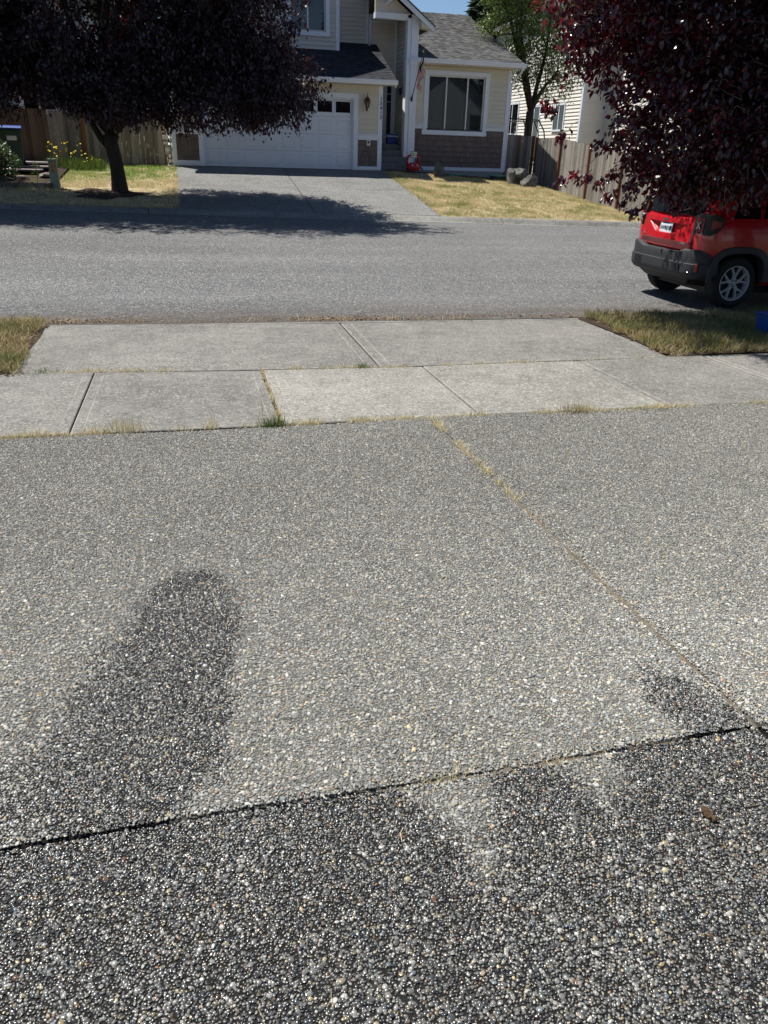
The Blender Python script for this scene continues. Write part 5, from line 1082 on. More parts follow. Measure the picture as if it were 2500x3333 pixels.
# dark red tree on the near verge; its trunk is outside the picture on the right
rR = np.random.default_rng(11)
tr_ = thing('purple_tree', (8.7, 8.3, -0.06), 'dark red-leaved tree overhanging the parked red car from the right', 'tree')
lobR = [((8.3, 8.9, 4.7), (2.7, 2.6, 2.3)), ((6.6, 9.5, 3.6), (2.1, 1.8, 1.9)), ((9.5, 8.7, 2.9), (2.0, 2.0, 1.4)), ((6.9, 9.6, 5.2), (2.2, 2.0, 1.7)), ((5.8, 9.7, 4.2), (1.4, 1.3, 1.2))]
upR = [((4.7, 8.7, 5.1), (1.4, 1.1, 1.0)), ((5.4, 8.3, 5.6), (1.6, 1.2, 1.1)), ((4.9, 7.8, 5.5), (1.3, 1.0, 0.8)), ((6.6, 7.6, 6.2), (2.0, 1.5, 1.2)), ((5.1, 7.4, 4.7), (1.4, 1.1, 0.8)), ((4.7, 9.3, 4.9), (1.4, 1.4, 1.0)), ((5.6, 8.7, 5.3), (1.6, 1.5, 1.1)), ((6.5, 7.4, 5.1), (2.1, 1.6, 1.1)), ((8.2, 6.9, 5.2), (2.4, 1.8, 1.5)), ((9.6, 7.6, 4.4), (1.8, 1.8, 1.5))]
lowR = [((5.95, 9.1, 1.85), (0.75, 0.6, 0.5)), ((6.7, 8.9, 1.8), (0.8, 0.6, 0.45)), ((5.2, 9.6, 3.6), (1.0, 1.0, 0.8)), ((7.2, 8.2, 2.65), (1.7, 1.4, 1.15)), ((6.35, 8.9, 2.35), (1.35, 1.2, 0.95)), ((8.2, 8.3, 2.1), (1.5, 1.1, 0.75)), ((6.5, 8.5, 2.0), (0.95, 0.8, 0.62)), ((7.3, 8.4, 1.95), (1.0, 0.8, 0.55)), ((5.85, 9.0, 2.9), (0.9, 0.9, 0.9))]
branch_tree(tr_, (8.7, 8.3, -0.1), (8.6, 8.35, 1.35), lobR, 0.17, 0.10, M['bark'], rR, nb=1)
c1, d1 = sample_lobes(lobR, 3300, 2.2, rR); c2, d2 = sample_lobes(lowR, 2500, 2.1, rR); c3, d3 = sample_lobes(upR, 3100, 2.2, rR); cp, cd = np.concatenate([c1, c2, c3]), np.concatenate([d1, d2, d3])
ok = cp[:, 2] > 1.36 + 0.2 * vnoise(cp[:, 0], cp[:, 1], 2.0, 75); cp, cd = cp[ok], cd[ok]
# a hanging bough reaching out to the left
hb = np.array([[4.69, 9.7, 1.57], [4.88, 9.7, 1.62], [5.05, 9.7, 1.61], [5.23, 9.7, 1.56], [5.39, 9.7, 1.67], [5.63, 9.65, 1.53], [5.74, 9.6, 1.22], [5.88, 9.6, 1.39], [5.39, 9.7, 1.40], [5.58, 9.65, 1.31], [5.74, 9.6, 1.68], [5.93, 9.5, 1.57], [5.85, 9.4, 1.8], [6.0, 9.3, 1.45], [6.1, 9.3, 1.3],
               [4.30, 9.6, 2.40], [4.38, 9.6, 2.36], [4.60, 9.6, 2.08], [5.07, 9.6, 2.0], [5.24, 9.6, 1.97], [5.4, 9.6, 2.1], [5.3, 9.6, 2.3], [5.2, 9.6, 2.5], [5.1, 9.6, 2.7]])
g3 = 0.5 * vnoise(cp[:, 0] + cp[:, 2] * .4, cp[:, 2], 1.6, 73) + 0.5 * vnoise(cp[:, 1] + cp[:, 0] * .6, cp[:, 2] * 1.1, 1.9, 74)
keepc = (g3 > 0.38) | (rR.random(len(cp)) < 0.25); cp, cd = cp[keepc], cd[keepc]
ncp = len(cp); cp = np.concatenate([cp, hb]); cd = np.concatenate([cd, np.tile(unit(np.array([[-1, -.2, -.5]])), (len(hb), 1))])
P, Fm, S = tree_leaves(cp[:ncp], cd[:ncp], 32, 0.20, 0.074, 0.75, rR, 1.1)
P2, F2, S2 = tree_leaves(cp[ncp:], cd[ncp:], 30, 0.10, 0.076, 0.9, rR, 1.1); P, Fm, S = np.concatenate([P, P2]), np.concatenate([Fm, F2]), np.concatenate([S, S2])
# the 300 leaves that show largest are parts of their own
v = P - np.array([0, 0, 1.82]); dz = v @ np.array(_f); u_ = (v @ np.array(_r)) / dz; w_ = (v @ np.array(_u)) / dz
vis = (dz > 1) & (np.abs(u_) < 0.50) & (np.abs(w_) < 0.67) & (w_ > 0.30)
order = np.argsort(np.where(vis, dz / S, 1e9))[:300]; keep = np.ones(len(P), bool); keep[order] = False
finek = keep & vis & (dz < 10.2)
leaf_mesh('crown', P[finek], Fm[finek], LEAF8, M['plum'], tr_)['kind'] = 'stuff'; rest = keep & ~finek; leaf_mesh('crown_back', P[rest], Fm[rest], LEAF4, M['plum'], tr_)['kind'] = 'stuff'
lm = bpy.data.meshes.new('leaf'); lm.from_pydata([tuple(p) for p in LEAF8[0]], [], [tuple(map(int, f)) for f in LEAF8[1]]); lm.materials.append(M['plum'])
for i in order:
    o = bpy.data.objects.new('leaf', lm); COL.objects.link(o); o.parent = tr_
    mw = Matrix([[*Fm[i][k], P[i][k] - tr_.location[k]] for k in range(3)] + [[0, 0, 0, 1]]); o.matrix_basis = mw
twigs(tr_, cp, cd, 0.36, 0.0052, M['twig'], rR, 0.6)

def simple_tree(name, base, fork, lobes, label, n, per, size, mat, seed, trunk_r=0.14, spread=0.3, group=None):
    r = np.random.default_rng(seed); t = thing(name, base, label, 'tree', group); branch_tree(t, base, fork, lobes, trunk_r, trunk_r * .6, M['bark'], r, nb=1)
    p, d = sample_lobes(lobes, n, 2.2, r); Q, Fq, _ = tree_leaves(p, d, per, spread, size, 0.4, r); leaf_mesh('crown', Q, Fq, LEAF4, mat, t)['kind'] = 'stuff'; return t
simple_tree('green_tree', (13.25, 31.2, 0.7), (13.35, 31.2, 3.4), [((12.6, 31.5, 6.0), (1.5, 1.5, 1.7)), ((13.8, 31.2, 6.4), (1.6, 1.5, 1.9)), ((11.9, 31.8, 7.9), (1.3, 1.4, 0.9)), ((12.6, 31.4, 8.2), (2.0, 1.8, 1.6)), ((14.2, 31.0, 4.7), (1.1, 1.1, 1.0)), ((12.7, 31.0, 4.75), (0.8, 0.8, 0.8))], 'green leafy tree with dark forked trunk behind the short fence', 1500, 22, 0.09, M['green_leaf'], 21, 0.17)
def conifer(x, y, z, h, rad, label, seed):
    r = np.random.default_rng(seed); t = thing('conifer', (x, y, z), label, 'tree', 'tall conifers behind the houses'); mb = MB(); mb.tube([(x, y, z), (x, y, z + h * .5), (x, y, z + h)], [0.3, 0.2, 0.03], 8); mb.build('trunk', M['bark'], t)
    n = 7000; f = r.random(n) ** 0.75; lay = np.round(f * 26) / 26 + r.normal(0, .008, n); a = r.uniform(0, 2 * PI, n); R = rad * (1 - lay) * (0.35 + 0.65 * r.random(n) ** .5) * (0.8 + 0.2 * np.sin(a * 5 + lay * 40))
    p = np.stack([x + R * np.cos(a), y + R * np.sin(a), z + 1.2 + lay * (h - 1.2) - R * .22], -1); ax = np.stack([np.cos(a), np.sin(a), np.full(n, -.35)], -1) + r.normal(0, .35, (n, 3))
    leaf_mesh('crown', p, leaf_frames(p, ax, r.normal(0, .5, (n, 3)) + np.array([0, 0, 1]), r.uniform(.5, 1.0, n)), (NEEDLE[0] * np.array([2.2, 1, 1]), NEEDLE[1]), M['needle'], t)['kind'] = 'stuff'
conifer(17.4, 46.5, 1, 13, 3.0, 'dark conifer rising just right of the grey roof edge', 1); conifer(22, 52, 1, 18, 3.6, 'tall dark conifer behind the red-leaved tree, nearest the white house', 2); conifer(29, 48, 1, 17, 3.8, 'tall dark conifer far right behind the white house', 3); conifer(-11, 50, 1, 16, 3.4, 'tall dark conifer behind the left blue grey house', 4); conifer(28.5, -16, .3, 15, 3.6, 'dark conifer behind the viewer, right of the mirrored grey house', 6); conifer(14, -17, .3, 15, 3.4, 'dark conifer behind the viewer, left of the mirrored grey house', 7); conifer(33, -13, .3, 13, 3.2, 'dark conifer behind the viewer, farthest along the street', 8)
conifer(-3, 56, 1, 19, 3.6, 'tall dark conifer behind the tan house, left of its gable', 5)

def bush(name, c, R, label, n, size, mat, seed, cat='hedge'):
    r = np.random.default_rng(seed); t = thing(name, (c[0], c[1], c[2] - R[2]), label, cat); d = unit(r.normal(size=(n, 3))); k = 0.82 + .22 * r.random((n, 1)) + 0.08 * np.sin(d[:, :1] * 9) * np.cos(d[:, 2:] * 7)
    p = np.array(c) + d * np.array(R) * k; leaf_mesh('foliage', p, leaf_frames(p, d + r.normal(0, .6, (n, 3)), d + r.normal(0, .7, (n, 3)) + np.array([0, 0, .5]), size * r.uniform(.6, 1.3, n)), LEAF4, mat, t)['kind'] = 'stuff'
    bm = bmesh.new(); bmesh.ops.create_icosphere(bm, subdivisions=3, radius=1.0)
    for v_ in bm.verts: v_.co = Vector((v_.co.x * R[0] * .74, v_.co.y * R[1] * .74, v_.co.z * R[2] * .74 + R[2]))
    me = bpy.data.meshes.new('branches'); bm.to_mesh(me); bm.free(); me.materials.append(M['bark']); o = bpy.data.objects.new('branches', me); COL.objects.link(o); o.parent = t
bush('hedge', (-5.25, 24.4, 1.25), (0.95, 0.8, 0.72), 'dark green clipped shrub at the left picture edge before the bins', 5200, 0.06, M['hedge'], 8, 'shrub')

# ---- grass
_a = np.linspace(0, 2 * PI, 49)[:-1]; _rr = 1.0 + 0.25 * np.sin(3 * _a + 1) + 0.12 * np.sin(7 * _a)
mb = MB(); _V = [(-1.95, 22.6, 0)] + [(-1.95 + 1.15 * k * r_ * math.cos(q), 22.6 + 1.05 * k * r_ * math.sin(q), 0) for k in (0.5, 1.0) for q, r_ in zip(_a, _rr)]
_V = [(x, y, float(far_z(np.array(x), np.array(y))) + (0.028 if i < 49 else 0.004)) for i, (x, y, z) in enumerate(_V)]
mb.add(_V, [(0, 1 + k, 1 + (k + 1) % 48) for k in range(48)] + [(1 + k, 49 + k, 49 + (k + 1) % 48, 1 + (k + 1) % 48) for k in range(48)]); tag(mb.build('bare_soil', M['mulch'], smooth=True), kind='structure')
def blades(name, x, y, z, h, w, mat, r, lean=0.5, label=None, parent=None, segs=1):
    n = len(x); a = r.uniform(0, 2 * PI, n); l = r.normal(0, lean, n) * h; la = r.uniform(0, 2 * PI, n)
    b = np.stack([x, y, z], -1); dx = np.stack([np.cos(a) * w, np.sin(a) * w, np.zeros(n)], -1); tip = b + np.stack([np.cos(la) * l, np.sin(la) * l, h], -1)
    if segs == 1: V = np.stack([b - dx, b + dx, tip], 1).reshape(-1, 3); F = np.arange(3 * n).reshape(-1, 3)
    else:
        mid = b + (tip - b) * .55 + np.stack([np.zeros(n), np.zeros(n), h * .12], -1); V = np.stack([b - dx, b + dx, mid + dx * .7, mid - dx * .7, tip], 1).reshape(-1, 3); q = (np.arange(n) * 5)[:, None]; F = np.concatenate([q + np.array([[0, 1, 2]]), q + np.array([[0, 2, 3]]), q + np.array([[3, 2, 4]])])
    o = raw_mesh(name, V, F, mat, parent)
    return o
rg = np.random.default_rng(3)
def lawn(name, x0, x1, y0, y1, n, mat, label, h=0.045, inside=None, zf=far_z, w=0.006, segs=1, base=None, cat='grass', step=0.4, lift=0.015):
    x, y = rg.uniform(x0, x1, n), rg.uniform(y0, y1, n)
    if inside is not None: k = inside(x, y); x, y = x[k], y[k]
    cl_ = vnoise(x, y, 5.5, 91) * .6 + vnoise(x, y, 1.7, 92) * .4; k = rg.random(len(x)) < np.clip(cl_ * 2.2 - .25, .12, 1); x, y = x[k], y[k]
    hh = h * rg.uniform(.5, 1.5, len(x)) * (0.5 + 1.0 * vnoise(x, y, 2.5, 9)); z = zf(x, y) + 0.005
    o = blades(name, x, y, z + lift, hh, w, mat, rg, 1.0, segs=segs); tag(o, label, cat, kind='stuff')
tag(grid_sheet('verge_left', np.linspace(-14, -0.155, 40), np.linspace(20.80, 28.7, 30), lambda X, Y: far_z(X, Y) + np.where((Y < 20.82) | (X > -0.16) & (X < 6.64), -0.014, 0.012) + 0.008 * vnoise(X, Y, 4, 2), M['lawn_base']), kind='structure')
tag(grid_sheet('verge_right', np.linspace(6.635, 13.0, 40), np.linspace(20.80, 27.5, 30), lambda X, Y: far_z(X, Y) + np.where((Y < 20.82) | (X > -0.16) & (X < 6.64), -0.014, 0.012) + 0.008 * vnoise(X, Y, 4, 2), M['lawn_base']), kind='structure')
lawn('lawn_grass', -7, -0.12, 20.78, 28.5, 80000, M['lawn_left'], 'lawn left of the far driveway, straw dry in front and green behind', 0.05, lambda x, y: ~((x < -3.3) & (y > 23.1)) & (np.hypot((x + 1.9) / 1.3, y - 22.6) > 0.75 + 0.7 * vnoise(x, y, 2, 4)))
lawn('lawn_grass', 6.60, 13.0, 20.78, 27.5, 100000, M['lawn_right'], 'dry yellow lawn right of the far driveway before the board fence', 0.045)
nz = lambda x, y: -0.02 * (y - 5.3)
tag(grid_sheet('planting_strip_left', np.linspace(-14, -1.60, 30), np.linspace(7.15, 9.42, 8), lambda X, Y: wz(Y) + 0.0 * X, M['mulch']), kind='structure')
edgeR = lambda y: np.interp(y, [7.0, 9.2], [4.84, 5.10]); edgeL = lambda y: np.interp(y, [7.1, 9.5], [-1.62, -1.77])
def strip_base(X, Y): return wz(Y) + 0.004 + 0.012 * vnoise(X, Y, 3, 6)
sr = grid_sheet('planting_strip_right', np.linspace(4.86, 14, 40), np.linspace(6.99, 9.17, 12), strip_base, M['mulch']); tag(sr, kind='structure')
lawn('strip_grass', 4.70, 9.5, 6.95, 9.27, 42000, M['strip_grass'], 'shaded green and straw grass strip by the red car', 0.06, lambda x, y: x > edgeR(y) - 0.17 + 0.12 * vnoise(x, y, 6, 7), strip_base, 0.0035, 2)
lawn('strip_grass', -4.5, -1.42, 7.1, 9.58, 36000, M['strip_grass'], 'sunny straw-coloured grass strip at the left edge of the apron', 0.06, lambda x, y: x < edgeL(y) + 0.15 - 0.12 * vnoise(x, y, 6, 7), nz, 0.0035, 2)

def joint_grass(name, path, n, h, spread, mat, label, zf, clump=0.5, lean=0.7, w=0.0022):
    path = np.array(path); t = rg.random(n); k = vnoise(t * 40, t * 3, 1.0, 14) ; t = t[rg.random(n) < np.clip((k - clump) * 4 + .25, .02, 1)]
    seg = np.linspace(0, 1, len(path)); x = np.interp(t, seg, path[:, 0]) + rg.normal(0, spread, len(t)); y = np.interp(t, seg, path[:, 1]) + rg.normal(0, spread, len(t))
    hh = h * rg.uniform(.3, 1.3, len(t)) * (0.35 + 1.1 * vnoise(t * 60, t, 1.0, 15)); o = blades(name, x, y, zf(x, y) - 0.012, hh, w, mat, rg, lean, segs=2); tag(o, label, 'grass', kind='stuff')
dz_ = lambda x, y: np.where(y < 5.3, drive_z(y), wz(y))
joint_grass('joint_grass', [(x, near_e(x) - 0.03) for x in np.linspace(-2.4, 6, 30)], 8500, 0.045, 0.020, M['dry_grass'], 'dry straw grass growing along the seam between driveway and sidewalk', dz_, 0.35)
joint_grass('joint_grass', [(x, far_e(x)) for x in np.linspace(-1.6, 5, 30)], 4200, 0.04, 0.016, M['dry_grass'], 'tufts of grass in the seam between sidewalk and apron', dz_, 0.45)
joint_grass('joint_grass', [(1.685, y) for y in np.linspace(5.25, 3.6, 10)], 2600, 0.045, 0.013, M['dry_grass'], 'dry tufts in the far half of the long driveway joint', dz_, 0.42, 0.9)
joint_grass('joint_grass', [(1.685, y) for y in np.linspace(3.6, 1.7, 10)], 420, 0.03, 0.007, M['dry_grass'], 'few dry wisps in the near half of the long driveway joint', dz_, 0.5, 1.4, 0.0014)
joint_grass('joint_grass', [(x, 1.595) for x in np.linspace(0.45, 1.75, 10)], 380, 0.028, 0.006, M['dry_grass'], 'dry wisps in the cross joint of the driveway', dz_, 0.5, 1.6, 0.0012)
joint_grass('joint_grass', [(0.577, y) for y in np.linspace(5.35, 6.95, 10)], 900, 0.04, 0.012, M['dry_grass'], 'straw tufts in the open joint between dark and pale sidewalk slabs', dz_, 0.35)
joint_grass('joint_grass', [(3.69, y) for y in np.linspace(5.35, 6.95, 10)], 260, 0.02, 0.006, M['dry_grass'], 'sparse dry grass in the sidewalk joint right of the pale slabs', dz_, 0.4)
joint_grass('joint_grass', [(x, kerb_e(x) + 0.20) for x in np.linspace(-2.2, 5.5, 20)], 1500, 0.06, 0.05, M['dry_grass'], 'dry weeds along the road edge of the apron', lambda x, y: street_z(x, y) + 0.01, 0.5)
def tuft(x, y, n, h, mat, label, spread=0.035, lean=0.8, w=0.002):
    o = blades('weed_tuft', x + rg.normal(0, spread, n), y + rg.normal(0, spread * .6, n), dz_(np.full(n, x), np.full(n, y)) - 0.01, h * rg.uniform(.4, 1.1, n), w, mat, rg, lean, segs=2); tag(o, label, 'weed', 'weed tufts in the paving joints')
tuft(0.50, 5.31, 150, 0.10, M['weed_green'], 'green tuft at the driveway edge below the open sidewalk joint', 0.05, 0.6); tuft(0.47, 5.33, 26, 0.30, M['strip_grass'], 'tall wispy grass stalks above the open sidewalk joint', 0.05, 0.55, 0.0014)
tuft(-0.52, 5.335, 170, 0.11, M['dry_grass'], 'tall dry straw tuft at the seam between the two left sidewalk joints', 0.07, 0.45); tuft(0.06, 5.33, 60, 0.11, M['dry_grass'], 'small splayed dry tuft left of the green tuft', 0.03, 0.7)
tuft(1.52, 6.97, 120, 0.06, M['weed_green'], 'small green tuft at the foot of the apron joint', 0.04, 0.7); tuft(2.86, 5.28, 110, 0.10, M['strip_grass'], 'grassy tuft on the seam before the middle pale slab', 0.06, 0.6); tuft(-1.35, 7.16, 120, 0.05, M['weed_green'], 'low green weed at the left corner of the apron', 0.09, 0.8)
# leaf litter along the road edge
n = 5200; lx_ = rg.uniform(-3.2, 6.5, n); ly_ = np.array([kerb_e(a) for a in lx_]) + 0.17 + np.abs(rg.normal(0, .13, n)); k = rg.random(n) < np.clip(vnoise(lx_, ly_, 1.1, 33) * 1.8 - .35, .05, 1) * np.where(lx_ > 2.2, .35, 1); lx_, ly_ = lx_[k], ly_[k]; n = len(lx_)
p = np.stack([lx_, ly_, street_z(lx_, ly_) + 0.006 + 0.006 * rg.random(n)], -1); a = rg.uniform(0, 2 * PI, n)
tag(leaf_mesh('leaf_litter', p, leaf_frames(p, np.stack([np.cos(a), np.sin(a), rg.normal(0, .25, n)], -1), rg.normal(0, .35, (n, 3)) + np.array([0, 0, 1]), rg.uniform(.012, .045, n)), LEAF4, M['litter'], None), 'brown leaf litter and dust gathered along the road edge', 'litter', kind='stuff')
n = 700; lx_ = np.concatenate([rg.uniform(-1.9, -1.5, 250), rg.uniform(4.75, 5.3, 450)]); ly_ = rg.uniform(7.05, 9.3, n); p = np.stack([lx_, ly_, wz(ly_) + 0.008], -1); a = rg.uniform(0, 2 * PI, n)
lx_ = np.where(lx_ < 0, edgeL(ly_) + rg.normal(0, .04, n), edgeR(ly_) + rg.normal(0, .05, n)); p[:, 0] = lx_
tag(leaf_mesh('leaf_litter', p, leaf_frames(p, np.stack([np.cos(a), np.sin(a), rg.normal(0, .25, n)], -1), rg.normal(0, .35, (n, 3)) + np.array([0, 0, 1]), rg.uniform(.02, .05, n)), LEAF4, M['litter'], None), 'brown dry leaves along the side edges of the apron', 'litter', kind='stuff')
# dry straws lying on the driveway
n = 130; lx_ = rg.uniform(-0.8, 2.6, n); ly_ = rg.uniform(0.9, 4.5, n); mb = MB()
for x, y in zip(lx_, ly_):
    a = rg.uniform(0, 2 * PI); L = rg.uniform(.02, .055); z = drive_z(y) + 0.008; mb.tube([(x, y, z), (x + math.cos(a) * L * .5, y + math.sin(a) * L * .5, z + 0.003), (x + math.cos(a + .3) * L, y + math.sin(a + .3) * L, z)], 0.0009, 3)
tag(mb.build('straw', M['dry_grass']), 'bits of dry straw scattered over the driveway', 'straw', kind='stuff')
cl = rock('clod', (1.286, 1.30, drive_z(1.3) + 0.012), (0.016, 0.028, 0.014), M['clod'], 'small brown crumbly clod lying on the wet driveway at right', 41, 'clod')
c2 = rock('pebble_lump', (1.29, 1.268, drive_z(1.27) + 0.01), (0.012, 0.010, 0.010), M['clod'], 'smaller brown crumb beside the clod on the wet driveway', 43, 'clod')
# yellow flowers by the left fence
yf = thing('flower_clump', (-3.2, 27.3, 1.05), 'clump of tall yellow flowers against the left fence', 'flowers')
n = 46; fx = rg.uniform(-3.95, -2.45, n); fy = rg.uniform(26.9, 27.7, n); fz = far_z(fx, fy); fh = rg.uniform(.25, .62, n) * np.where(fx < -2.9, 1.25, .7)
mb = MB()
for x, y, z, h in zip(fx, fy, fz, fh): mb.tube([(x, y, z), (x + rg.normal(0, .03), y, z + h * .5), (x + rg.normal(0, .06), y, z + h)], 0.005, 4)
mb.build('stems', M['weed_green'], yf)['kind'] = 'stuff'
fm = MB(); fm.lathe([(0.0, 0.012), (0.02, 0.014), (0.045, 0.0), (0.02, -0.008), (0.0, -0.012)], (0, 0, 0), 9, cap=False); fme = fm.mesh('flower_head'); fme.materials.append(M['petal'])
for i in range(n): piece('flower_head', fme, (fx[i] + 0.02, fy[i], fz[i] + fh[i]), yf, (rg.normal(0, .4), rg.normal(0, .4), 0), (rg.uniform(.45, .8),) * 3)
x, y = rg.uniform(-4.0, -2.3, 1800), rg.uniform(26.8, 27.9, 1800); blades('leaves', x, y, far_z(x, y), rg.uniform(.1, .38, 1800), 0.006, M['weed_green'], rg, .4, parent=yf, segs=2)['kind'] = 'stuff'
wp = thing('leafy_weed', (-3.75, 23.6, 0.8), 'bright leafy weed sprouting from the stone edging beside the pedestal', 'plant')
n = 60; hh = rg.random(n) ** .8; a = rg.uniform(0, 2 * PI, n); p = np.stack([-3.75 + .03 * np.cos(a), 23.6 + .03 * np.sin(a), .78 + hh * .55], -1); leaf_mesh('foliage', p, leaf_frames(p, np.stack([np.cos(a), np.sin(a), np.full(n, .2)], -1), np.tile([[0, 0, 1.0]], (n, 1)), rg.uniform(.08, .2, n) * (1.1 - .6 * hh)), (LEAF4[0] * np.array([.6, 1, 1]), LEAF4[1]), M['green_leaf'], wp)['kind'] = 'stuff'
mb = MB(); mb.tube([(-3.75, 23.6, .72), (-3.74, 23.6, 1.0), (-3.75, 23.6, 1.34)], 0.008, 5); mb.build('stem', M['weed_green'], wp)

# ------------------------------------------------------------------ red compact SUV parked on the near side
CX, CY, CZ = 6.85, 9.72, -0.092; CW = 1.80
car = thing('parked_car', (CX + 2.1, CY + 0.9, CZ), 'red compact SUV parked on the road under the overhanging dark red tree', 'car')
def cw(p): return (CX + p[0], CY + p[1], CZ + p[2])
def cbuild(mb, name, mat, parent=car, **k):
    mb.v = [cw(p) for p in mb.v]; return mb.build(name, mat, parent, **k)
PROF = [(0.14, .30), (0.05, .36), (0.006, .48), (0.0, .64), (0.0, .82), (0.0, .97), (0.012, 1.09), (0.03, 1.16), (0.05, 1.20), (0.13, 1.47), (0.165, 1.56), (0.24, 1.62), (0.40, 1.665), (0.65, 1.685), (0.9, 1.69)]
STAT = [(0.0, .30), (0.012, .19), (.04, .11), (.09, .052), (.16, .02), (.26, .003), (.5, 0), (.9, 0), (1.5, 0), (2.0, 0), (2.5, 0), (2.85, 0), (3.2, .0), (3.6, .012), (3.9, .04), (4.08, .09), (4.18, .17), (4.23, .30)]
def top_h(x): return float(np.interp(x, [0, 2.35, 2.6, 3.22, 3.9, 4.15, 4.23], [1.70, 1.70, 1.64, 1.14, 1.02, .94, .82]))
def rear_off(z): return float(np.interp(z, [.2, .50, .68, .83, .87, .92, 1.05, 1.16, 1.22, 1.54, 1.62, 1.70], [.14, .08, .045, .03, 0.0, .008, .03, .045, .07, .20, .20, .30]))
def bow(y): return 0.055 * ((y - 0.9) / 0.9) ** 2     # tailgate bows outwards in plan
prof = PROF + [(CW - a, z) for a, z in PROF[-2::-1]]; NPF = len(prof); vs = []
for x, e in STAT:
    for k, (a, z) in enumerate(prof):
        y = a + (e if k < NPF // 2 else (-e if k > NPF // 2 else 0)); zz = min(z, top_h(x)); zz = max(zz, 0.50 - max(0, x - 0.16) * 1.2) if x < 0.45 else zz; y = min(max(y, e), CW - e)
        xx = x + rear_off(zz) * max(0, 1 - x / 1.1) + (bow(y) if x < 0.05 else 0) * (1 - x / 0.05)
        vs.append((xx, y, zz))
fs = []
for i in range(len(STAT) - 1):
    for k in range(NPF - 1): fs.append((i * NPF + k, (i + 1) * NPF + k, (i + 1) * NPF + k + 1, i * NPF + k + 1))
    fs.append((i * NPF + NPF - 1, (i + 1) * NPF + NPF - 1, (i + 1) * NPF, i * NPF))
h = NPF // 2
for base in (0, (len(STAT) - 1) * NPF):
    for k in range(h): 
        a, b, c, d = base + k, base + k + 1, base + NPF - 2 - k, base + NPF - 1 - k
        fs.append((a, b, c, d) if b != c else (a, b, d))
mb = MB(); mb.add(vs, fs); body = cbuild(mb, 'body', M['car_red'], smooth=False)
def arch_poly(xc, r, zc=0.355, p=3.0, n=22, low=-0.2):
    pts = []
    for k in range(n + 1):
        a = PI * k / n; c, s_ = math.cos(a), math.sin(a); pts.append((xc + r * math.copysign(abs(c) ** (2 / p), c), zc + r * 0.98 * abs(s_) ** (2 / p)))
    pts = [(a_, max(b_, low)) for a_, b_ in pts]
    return ([(xc + r, low)] + pts + [(xc - r, low)]) if low < zc else pts
for xc in (0.70, 3.27):
    for y0, y1 in ((-0.1, 0.34), (CW - 0.34, CW + 0.1)):
        m_ = MB(); m_.prism(arch_poly(xc, 0.425), 'y', y0, y1); cut = cbuild(m_, 'cutter', M['black'], None)
        bo = body.modifiers.new('cut', 'BOOLEAN'); bo.object = cut; bo.operation = 'DIFFERENCE'; bo.solver = 'EXACT'; bo.material_mode = 'TRANSFER'
        dg = bpy.context.evaluated_depsgraph_get(); me = bpy.data.meshes.new_from_object(body.evaluated_get(dg)); body.modifiers.clear(); old = body.data; body.data = me; bpy.data.objects.remove(cut)
body.data.name = 'body'
body.data.polygons.foreach_set('use_smooth', [True] * len(body.data.polygons)); body.data.set_sharp_from_angle(angle=math.radians(32))
# black arch cladding and sills
for xc in (0.70, 3.27):
    for side in (0, 1):
        o_, i_ = arch_poly(xc, 0.51, low=0.37), arch_poly(xc, 0.42, low=0.37); n = len(o_); m_ = MB()
        ya, yb = (-0.022, 0.12) if side == 0 else (CW + 0.022, CW - 0.12)
        V_ = [(p[0], ya + (0.012 if side == 0 else -0.012), p[1]) for p in o_] + [(p[0], ya, p[1]) for p in arch_poly(xc, 0.494, low=0.37)] + [(p[0], ya, p[1]) for p in i_] + [(p[0], yb, p[1]) for p in i_] + [(p[0], yb, p[1]) for p in o_]
        m_.add(V_, [(q * n + k, q * n + k + 1, (q + 1) * n + k + 1, (q + 1) * n + k) for q in range(4) for k in range(n - 1)]); cbuild(m_, 'arch_cladding', M['cladding'], auto=35)
for side in (0, 1):
    y0, y1 = (-0.012, 0.05) if side == 0 else (CW - 0.05, CW + 0.012)
    m_ = MB(); m_.box(1.36, 2.93, y0, y1, 0.20, 0.42); cbuild(m_, 'sill', M['cladding'], bevel=0.02)
# rear bumper: swept plan, moulded profile
plan = [(.36, -.006), (.28, -.012), (.2, -.004), (.10, .03), (.02, .085), (-.02, .16), (-.042, .26), (-.056, .42), (-.064, .65), (-.066, .9)]; plan = plan + [(x, CW - y) for x, y in plan[-2::-1]]
def bump_prof(k):
    t = abs(k - (len(plan) - 1) / 2) / ((len(plan) - 1) / 2)
    hi = 0.80 if 0.30 < t < 0.72 else (0.765 if t >= 0.72 else 0.75)
    if t >= 0.95: hi = 0.66
    elif t >= 0.8: hi = 0.72
    return [(.10, .39), (.05, .405), (.02, .435), (.0, .455), (-.006, .50), (-.004, .605), (.012, .612), (.016, .66), (.014, hi - .03), (.03, hi - .008), (.06, hi), (.16, hi - .015)]
vs = []; NB = 12
for k, (x, y) in enumerate(plan):
    d = Vector((0.55 - x, 0.9 - y)).normalized()
    if x > .15: d = Vector((0.0, 1.0 if y < .9 else -1.0))
    for a, z in bump_prof(k): vs.append((x + d.x * a, y + d.y * a, z))
m_ = MB(); m_.add(vs, [(i * NB + k, (i + 1) * NB + k, (i + 1) * NB + k + 1, i * NB + k + 1) for i in range(len(plan) - 1) for k in range(NB - 1)]); bump = cbuild(m_, 'rear_bumper', M['cladding'], auto=38)
m_ = MB(); m_.hexa([(.14, .34, .30), (.5, .2, .27), (.5, CW - .2, .27), (.14, CW - .34, .30)], [(.05, .22, .405), (.5, .06, .40), (.5, CW - .06, .40), (.05, CW - .22, .405)]); cbuild(m_, 'lower_valance', M['black'], bump, bevel=0.015)
